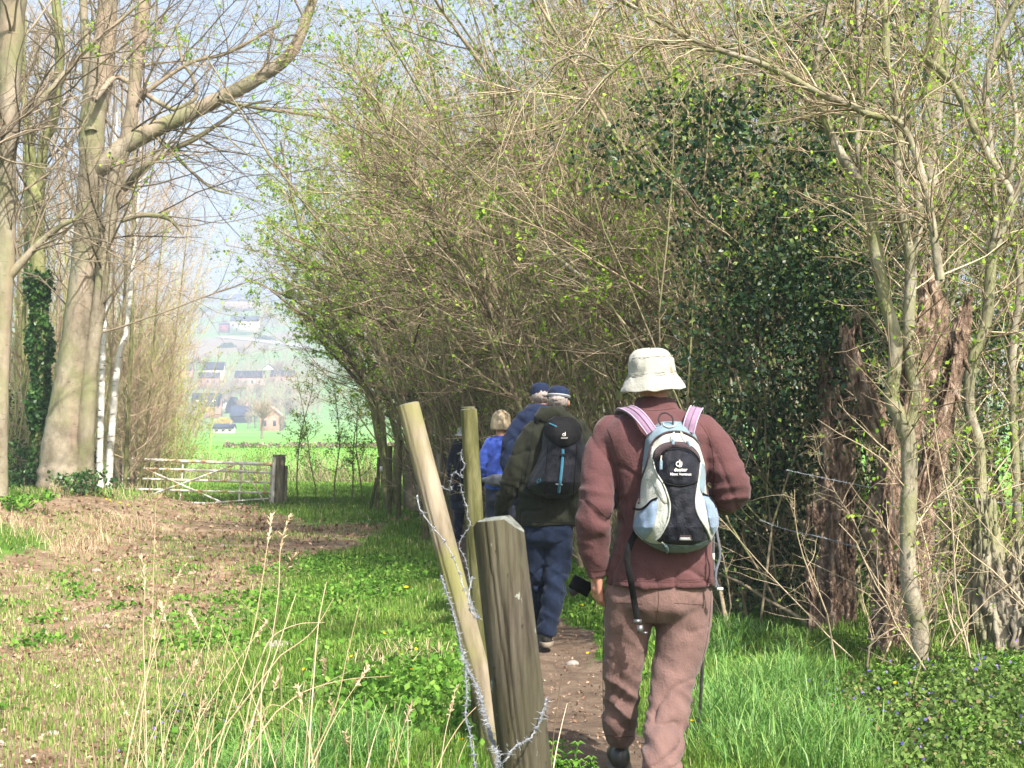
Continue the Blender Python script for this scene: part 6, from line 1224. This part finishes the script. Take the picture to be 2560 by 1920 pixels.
# A: lush verge
x, y = sample(620000, -9, 8, 4.6, 46); k = infr(x, y); x, y = x[k], y[k]
tm = track_mask(x, y); pm = path_mask(x, y); pn = vnoise(x, y, 1.5, 11) * .40 + vnoise(x, y, .5, 1) * .38 + vnoise(x, y, .16, 2) * .22
keep = (rg.uniform(size=len(x)) < np.clip(1.15 - pm * 1.6, 0, 1)) & (rg.uniform(size=len(x)) < np.where(tm > .25, np.clip((pn - .40 + .13 * (y < 11)) * 5, .06, .95) * (1.05 - .55 * tm), 1)); x, y, tm, pm = x[keep], y[keep], tm[keep], pm[keep]
hn = vnoise(x, y, .6, 3) * .6 + vnoise(x, y, .2, 4) * .4; edge = np.clip(1 - pm * 2.5, .3, 1)
h = (.035 + .11 * hn ** 1.5) * rg.uniform(.6, 1.3, len(x)) * np.where(tm > .25, .5, 1) * edge; right = (x > path_x(y) + .25); h = h * np.where(right, 1.35, 1)
h = h * np.where((x > 1.5) & (y < 8.2), .55, 1)
w_ = np.maximum(.0035, y * .00062); dry = vnoise(x, y, .8, 5); rnd = np.clip(rg.normal(.45, .22, len(x)) + (dry - .5) * .3 + np.where(tm > .25, .18, 0), 0, .93); rnd = np.where(rg.uniform(size=len(x)) < np.where(tm > .25, .16, .035), 1.0, rnd)
mb = MB(); blades(mb, x, y, h, w_, rg, rnd=rnd); tag(mb.build('grass', M['grass']), 'fresh spring grass beside the path and track', kind='stuff')
# meadow beyond the gate: coarse tufts
x, y = sample(60000, -16, 2, 34.5, 75); k = infr(x, y); x, y = x[k], y[k]; mb = MB(); blades(mb, x, y, rg.uniform(.05, .14, len(x)), .03 + 0 * x, rg, .3, .8); tag(mb.build('meadow_grass', M['grass']), kind='stuff')
# bluish tufts of long grass lower right and in the foreground
def tufts(name, cs, mat, hh, n, w=.005, lean=.7, rl=0, rh=1, spread=.10):
    mb = MB()
    for (cx, cy, s) in cs: k = int(n * s); blades(mb, cx + rg.normal(size=k) * spread * s, cy + rg.normal(size=k) * spread * s, rg.uniform(.5, 1.1, k) * hh * s, np.full(k, w), rg, rl, rh, lean=lean)
    return tag(mb.build(name, M[mat]), kind='stuff')
cs = [(rg.uniform(.95, 1.55), rg.uniform(5.9, 8.0), rg.uniform(.6, 1.15)) for _ in range(26)] + [(rg.uniform(.85, 1.9), rg.uniform(8, 10.5), rg.uniform(.5, 1.0)) for _ in range(22)] + [(rg.uniform(-1.4, -.55), rg.uniform(5.2, 7.0), rg.uniform(.5, 1.0)) for _ in range(22)]
tufts('long_grass', cs, 'grass_blue', .26, 170, .0055, .8)
cs = [(rg.uniform(-7.2, -5.2), rg.uniform(15, 22), rg.uniform(.3, 1.0)) for _ in range(20)] + [(rg.uniform(-9, -7), rg.uniform(22, 31), rg.uniform(.5, 1.0)) for _ in range(16)] + [(rg.uniform(-1.7, -.5), rg.uniform(4.6, 5.6), rg.uniform(.4, .8)) for _ in range(13)] + [(rg.uniform(-1.0, -.45), rg.uniform(7.8, 9.5), .5) for _ in range(5)]
tufts('dry_grass', cs, 'straw', .32, 60, .005, .9, spread=.16)
# leaf litter and chips on the track
x, y = sample(60000, -9.5, 0, 5, 34); k = infr(x, y) & (rg.uniform(size=len(x)) < track_mask(x, y) * (.25 + .9 * vnoise(x, y, .5, 8))); x, y = x[k], y[k]; pos = np.stack([x, y, zz(x, y) + rg.uniform(.002, .02, len(x))], 1)
mb = MB(); leafquads(mb, pos, np.maximum(.022, .0035 * y), 0, rg, 0, .88, up=1.6, wid=.3); m_ = rg.uniform(size=len(pos)) < .12; leafquads(mb, pos[m_], .03, 0, rg, .85, 1, up=1.2, wid=.35); tag(mb.build('leaf_litter', M['litter']), kind='stuff')
x, y = sample(5200, -.4, 1.2, 5, 16); k = rg.uniform(size=len(x)) < path_mask(x, y) * .8; x, y = x[k], y[k]; mb = MB(); leafquads(mb, np.stack([x, y, zz(x, y) + .004], 1), .022, 0, rg, 0, .9, up=2.5, wid=.3); tag(mb.build('path_litter', M['litter']), kind='stuff')
# broad-leaved weeds
def weedpatch(name, cs, mat, size, n, hgt=.08, spread=.18, rlo=0, rhi=1, up=1.2, wid=.38):
    P = []
    for (cx, cy, s) in cs: k = int(n * s); xx = cx + rg.normal(size=k) * spread * s; yy = cy + rg.normal(size=k) * spread * s; P.append(np.stack([xx, yy, zz(xx, yy) + rg.uniform(.01, hgt * s, k)], 1))
    P = np.concatenate(P); P = P[path_mask(P[:, 0], P[:, 1]) < .5]; mb = MB(); leafquads(mb, P, size, 0, rg, rlo, rhi, up=up, wid=wid); return tag(mb.build(name, M[mat]), kind='stuff')
cs = [(rg.uniform(-2.6, -1.0), rg.uniform(9.5, 17), rg.uniform(.6, 1.4)) for _ in range(40)] + [(rg.uniform(-.95, -.05), rg.uniform(6.2, 11), rg.uniform(.5, 1.2)) for _ in range(50)] + [(float(path_x(yy)) + rg.uniform(.42, 1.0), yy, rg.uniform(.6, 1.2)) for yy in rg.uniform(7.5, 16, 60)] + [(rg.uniform(-5.5, -2.2), rg.uniform(7, 16), rg.uniform(.3, .7)) for _ in range(26)]
weedpatch('ground_weeds', cs, 'weed', .04, 150, .10)
cs = [(rg.uniform(1.45, 3.3), rg.uniform(5.9, 8.0), rg.uniform(.7, 1.3)) for _ in range(80)] + [(rg.uniform(-1.7, -.7), rg.uniform(6.2, 8), rg.uniform(.4, .8)) for _ in range(14)] + [(rg.uniform(2.0, 3.6), rg.uniform(7.5, 9.5), rg.uniform(.7, 1.2)) for _ in range(30)]
weedpatch('ground_ivy', cs, 'groundivy', .024, 420, .10, up=.8, wid=.45)
cs2 = [(a_, b_, c_ * 1.1) for a_, b_, c_ in cs[:94] if rg.uniform() < .75]; weedpatch('violet_blossom', cs2, 'violet', .015, 9, .14, up=.5, wid=.5)
def nettle(x, y, s, lab, n=7, seed=0):
    rng = np.random.default_rng(seed); root = empty('nettle_plant', (x, y, float(zz(x, y))), lab, 'nettle'); st_ = MB(); lf = MB()
    for i in range(n):
        H_ = s * rng.uniform(.5, 1); S0 = [[rng.normal() * .05, rng.normal() * .05, -.01]]; P0 = walk(S0, [[rng.normal() * .25, rng.normal() * .25, 1]], [H_], 6, .06, rng=rng); st_.tubes(P0, .0025 * np.ones((1, 6)), 4, 0, .5)
        for t in range(1, 6):
            for kk in range(2 + (t == 5) * 2):
                a = t * 1.57 + kk * 3.14 / (1 if t < 5 else 2); d_ = np.array([math.cos(a), math.sin(a), .15 - .1 * (5 - t)]); L = s * .34 * (1 - .1 * t) * rng.uniform(.8, 1.2); sd = np.array([-d_[1], d_[0], 0]); c = P0[0, t]; e = c + d_ * L
                V = np.stack([c, c + d_ * L * .3 + sd * L * .30 + [0, 0, .01], c + d_ * L * .7 + sd * L * .18, e - [0, 0, L * .2], c + d_ * L * .7 - sd * L * .18, c + d_ * L * .3 - sd * L * .30 + [0, 0, .01], c + d_ * L * .45 - [0, 0, L * .04]]); lf.add(V, [(0, 1, 2, 6), (6, 2, 3, 4), (0, 6, 4, 5)], rnd=rng.uniform(.3, 1))
    st_.build('stems', M['weed'], root); lf.build('leaves', M['weed'], root)
for i, (u, v, s, lab) in enumerate([(2245, 1745, .20, 'nettle clump at the foot of the pale hawthorn trunk'), (2430, 1860, .16, 'nettle clump among ground ivy in the lower right corner'), (2130, 1700, .15, 'small nettle clump left of the dark stump'), (1420, 1905, .20, 'nettle clump at the bottom edge between the thick post and the path'), (1385, 1880, .15, 'nettle tuft touching the thick post'), (1500, 1925, .16, 'nettle tuft in front of the walking boot'), (2540, 1760, .18, 'nettle clump at the right edge under the root mass'), (2380, 1730, .15, 'nettle tuft right of the pale hawthorn foot')]):
    d = 1.4 * F / (v - 1110) * .97; a = px(u, v, d); nettle(a.x, d, s, lab, 8, 500 + i)
# yellow celandines, one object each
fm = None; rng = np.random.default_rng(9); k = 0
spots = [(1940, 1710), (1905, 1715), (1985, 1698), (2240, 1775), (1795, 1905), (1770, 1850), (1850, 1765), (1730, 1855), (1640, 1520), (1560, 1495), (1480, 1505), (1500, 1520), (1455, 1548), (1820, 1590), (1780, 1588), (1960, 1740), (2030, 1670), (310, 1565), (1155, 1893), (990, 1825), (900, 1585), (978, 1890), (1000, 1668), (1040, 1660), (960, 1620), (1015, 1500), (985, 1560), (1030, 1720), (880, 1690), (760, 1720), (180, 1280), (245, 1262), (275, 1270), (300, 1300), (320, 1280), (215, 1300), (265, 1290), (150, 1290), (1470, 1648), (1530, 1640), (1610, 1600), (1880, 1650), (1700, 1640)]
for u, v in spots:
    v2 = min(v, 1915); d = 1.4 * F / (v2 - 1110); d = d if u > 330 or v > 1400 else 24.0; a = px(u, v2, d); s = 1.0 if d < 12 else 1.8
    if fm is None:
        mb = MB(); 
        for q in range(7):
            an = q * 6.283 / 7; c_, s_ = math.cos(an), math.sin(an); mb.add([(0, 0, 0), (.006 * c_ - .004 * s_, .006 * s_ + .004 * c_, .006), (.015 * c_, .015 * s_, .009), (.006 * c_ + .004 * s_, .006 * s_ - .004 * c_, .006)], [(0, 1, 2, 3)])
        o = mb.build('petals', M['yellow']); fm = o.data; bpy.data.objects.remove(o); sb = MB(); sb.tubes(np.array([[[0, 0, -.10], [.005, 0, -.05], [0, 0, 0]]]), np.full((1, 3), .0012), 4, 0, .5); o = sb.build('stem', M['weed']); sm_ = o.data; bpy.data.objects.remove(o)
    z = max(float(zz(a.x, d)) + .10, a.z if d < 23 else 0)
    r_ = empty('yellow_flower', (a.x, d, z), 'small yellow celandine flower in the grass', 'flower', 'yellow flowers in the grass', rng.uniform(0, 6)); r_.scale = (s, s, s); r_.rotation_euler = (rng.uniform(-.2, .6), rng.uniform(-.3, .3), rng.uniform(0, 6))
    for nm, me in (('petals', fm), ('stem', sm_)): o = bpy.data.objects.new(nm, me); C.objects.link(o); o.parent = r_
# stones
M['stone'] = simple('stone', (.15, .13, .115, 1), (.34, .305, .27, 1), 22, .95, .6, .01)
for i, (u, v, s, lab) in enumerate([(265, 1570, .05, 'pale stone beside the lone yellow flower on the track'), (705, 1625, .13, 'largest pale stone at the foot of the dry stalks'), (160, 1545, .04, 'flat pale stone left of the lone yellow flower'), (240, 1425, .06, 'rounded pinkish stone in the middle of the track'), (475, 1392, .06, 'upright pale stone on the far part of the track'), (1430, 1640, .045, 'flat stone lying across the footpath'), (560, 1368, .05, 'flat grey stone on the far track'), (790, 1640, .05, 'small stone on the right side of the dry stalks'), (130, 1830, .035, 'long pale chip at the lower left')]):
    d = 1.4 * F / (v - 1110); a = px(u, v, d); mb = MB(); ell(mb, (0, 0, 0), (s, s * .8, s * .5), n=9); V = mb.V[0]; V *= (1 + .3 * np.array([mnoise.noise(Vector(p) * (9 / s * .1) + Vector((i, 0, 0))) for p in V]))[:, None]
    o = mb.build('stone', M['stone'], loc=(a.x, d, float(zz(a.x, d)) + s * .1)); tag(o, lab, 'stone')
# ---- dry flowering grass stalks in the foreground, each its own object
def stalk(pts, d, r, lab, head=.10, group=None, seed=0, name='grass_stalk'):
    rng = np.random.default_rng(seed); rows = np.array([tuple(px(u, v, d + .08 * i * ((seed % 3) - 1))) for i, (u, v) in enumerate(pts)]); P = smooth_poly(rows, 7); 
    # carry the stem down to the ground
    dn = nrm(P[-1] - P[-3]); g = float(zz(P[-1, 0], P[-1, 1])); 
    if P[-1, 2] > g: L = P[-1, 2] - g; dn = nrm(dn * [.5, .5, 1]); P = np.vstack([P, P[-1] + dn * L * .5 / max(.4, -dn[2]), P[-1] + dn * L / max(.4, -dn[2])])
    o = P[-1].copy(); root = empty(name, tuple(o), lab, 'grass stalk', group); mb = MB(); n = len(P); mb.tubes((P - o)[None], (r * np.linspace(.45, 1.1, n))[None], 6, 0, rng.uniform(.2, 1)); mb.build('stem', M['straw'], root)
    if head:
        hb = MB(); s = np.concatenate([[0], np.cumsum(np.linalg.norm(np.diff(P, axis=0), axis=1))]); m_ = 34; q = rng.uniform(0, head, m_); c = np.stack([np.interp(q, s, P[:, k_]) for k_ in range(3)], 1) - o; t = nrm(P[0] - P[4]); Dn = t[None] * .9 + rng.normal(size=(m_, 3)) * .35
        PP = walk(c, Dn, rng.uniform(.010, .024, m_), 3, .1, rng=rng); hb.tubes(PP, np.array([[.0016, .0024, .0004]]) * (1 + 0 * PP[:, :, 0]), 4, 0, rng.uniform(.3, 1, m_)); hb.build('seed_head', M['straw'], root)
HS = [([(679, 1288), (667, 1374), (635, 1569), (590, 1720), (545, 1870)], 'tallest stalk leaning right over the bare track, left of its twin'), ([(724, 1292), (702, 1362), (696, 1480), (675, 1626), (655, 1707), (651, 1911)], 'tall stalk with a curved tip just right of the tallest one'),
      ([(543, 1353), (504, 1386), (484, 1471), (474, 1577), (488, 1687), (513, 1809), (529, 1911)], 'tall stalk whose heavy head nods to the right in the middle of the clump'), ([(390, 1255), (384, 1423), (378, 1606), (354, 1789), (345, 1910)], 'very thin straight stalk reaching up to the gate'),
      ([(460, 1419), (431, 1463), (403, 1545), (378, 1638), (325, 1850)], 'stalk with a short drooping head left of the nodding stalk'), ([(744, 1382), (712, 1435), (692, 1545), (670, 1650), (640, 1800)], 'stalk with a pale feathery head leaning right'),
      ([(740, 1484), (692, 1626), (635, 1789), (615, 1911)], 'plain bare straw leaning right through the clump'), ([(354, 1398), (362, 1463), (358, 1569), (362, 1700), (366, 1850)], 'stalk with a pale spike standing upright at the left'), ([(529, 1480), (500, 1594), (460, 1768), (443, 1911)], 'bare thin stalk between the nodding stalk and the tall pair'),
      ([(816, 1455), (797, 1553), (785, 1687), (775, 1830)], 'yellowish straw standing at the right of the clump'), ([(899, 1512), (866, 1646), (838, 1768), (773, 1911)], 'long thin stalk farthest right before the posts'), ([(300, 1498), (262, 1560), (232, 1620), (205, 1700), (180, 1830)], 'grey bent stalk hooking right at the far left'),
      ([(1208, 1750), (1160, 1800), (1120, 1860), (1090, 1925)], 'brown curved stem by the foot of the leaning post'), ([(1140, 1718), (1128, 1770), (1112, 1840), (1102, 1915)], 'dried flower stem with a seed head left of the barbed wire'), ([(1403, 1695), (1395, 1750), (1386, 1820), (1380, 1880)], 'reddish stem rising right of the thick post'), ([(1418, 1758), (1405, 1810), (1392, 1870), (1382, 1930)], 'grey dried stem nearest the right side of the thick post'),
      ([(2150, 1795), (2170, 1840), (2190, 1900), (2200, 1925)], 'short straw in the ground ivy left of the blue flowers'), ([(2285, 1790), (2288, 1830), (2282, 1880), (2270, 1925)], 'bent straw hanging over the ground ivy'), ([(2444, 1800), (2446, 1850), (2444, 1925)], 'upright straw in the lower right corner'), ([(2330, 1560), (2310, 1640), (2290, 1700), (2282, 1760)], 'pale straw leaning against the pale hawthorn foot'), ([(2430, 1510), (2440, 1600), (2460, 1700), (2465, 1740)], 'tall brown dead stem before the pale root mass')]
for i, (p, lab) in enumerate(HS):
    d = 4.6 if i < 12 else (5.6 if i < 16 else 6.8); d = 7.4 if i >= 19 else d; stalk(p, d, .0022 if i != 3 else .0016, lab, .11 if i in (0, 1, 2, 4, 5, 7, 13) else 0, seed=600 + i, name='grass_stalk' if i < 12 else 'dried_weed')
for i in range(58):
    ub = rng.uniform(230, 800) if i < 46 else rng.uniform(830, 1150); ht = rng.uniform(120, 420) if i < 46 else rng.uniform(60, 200); ln = rng.normal(.10, .32); v1 = 1925; ut = ub + ln * ht; um = ub + ln * ht * .42
    stalk([(ut, v1 - ht), (um, v1 - ht * .5), (ub, v1)], rng.uniform(4.3, 5.2), rng.uniform(.0010, .0019), 'thin straw-coloured dry grass stalk in the foreground clump', rng.choice([0, 0, .07]), 'dry grass stalks in the foreground', 700 + i)
for i, (p, lab) in enumerate([([(835, 1495), (780, 1580), (700, 1640)], 'arching dry blade crossing low to the right'), ([(812, 1556), (740, 1562), (676, 1598), (640, 1680)], 'dry blade bent over horizontally to the right of the tall pair'), ([(590, 1492), (640, 1540), (690, 1590), (700, 1660)], 'dry blade crossing the tall pair downward'), ([(975, 1690), (860, 1700), (760, 1730), (690, 1780)], 'long dry blade lying towards the posts'), ([(760, 1800), (700, 1765), (660, 1780), (640, 1900)], 'kinked dry blade low in the clump'), ([(880, 1675), (800, 1720), (740, 1800), (690, 1900)], 'slanting dry blade low right of the clump')]):
    stalk(p, 4.7, .0022, lab, 0, seed=900 + i)
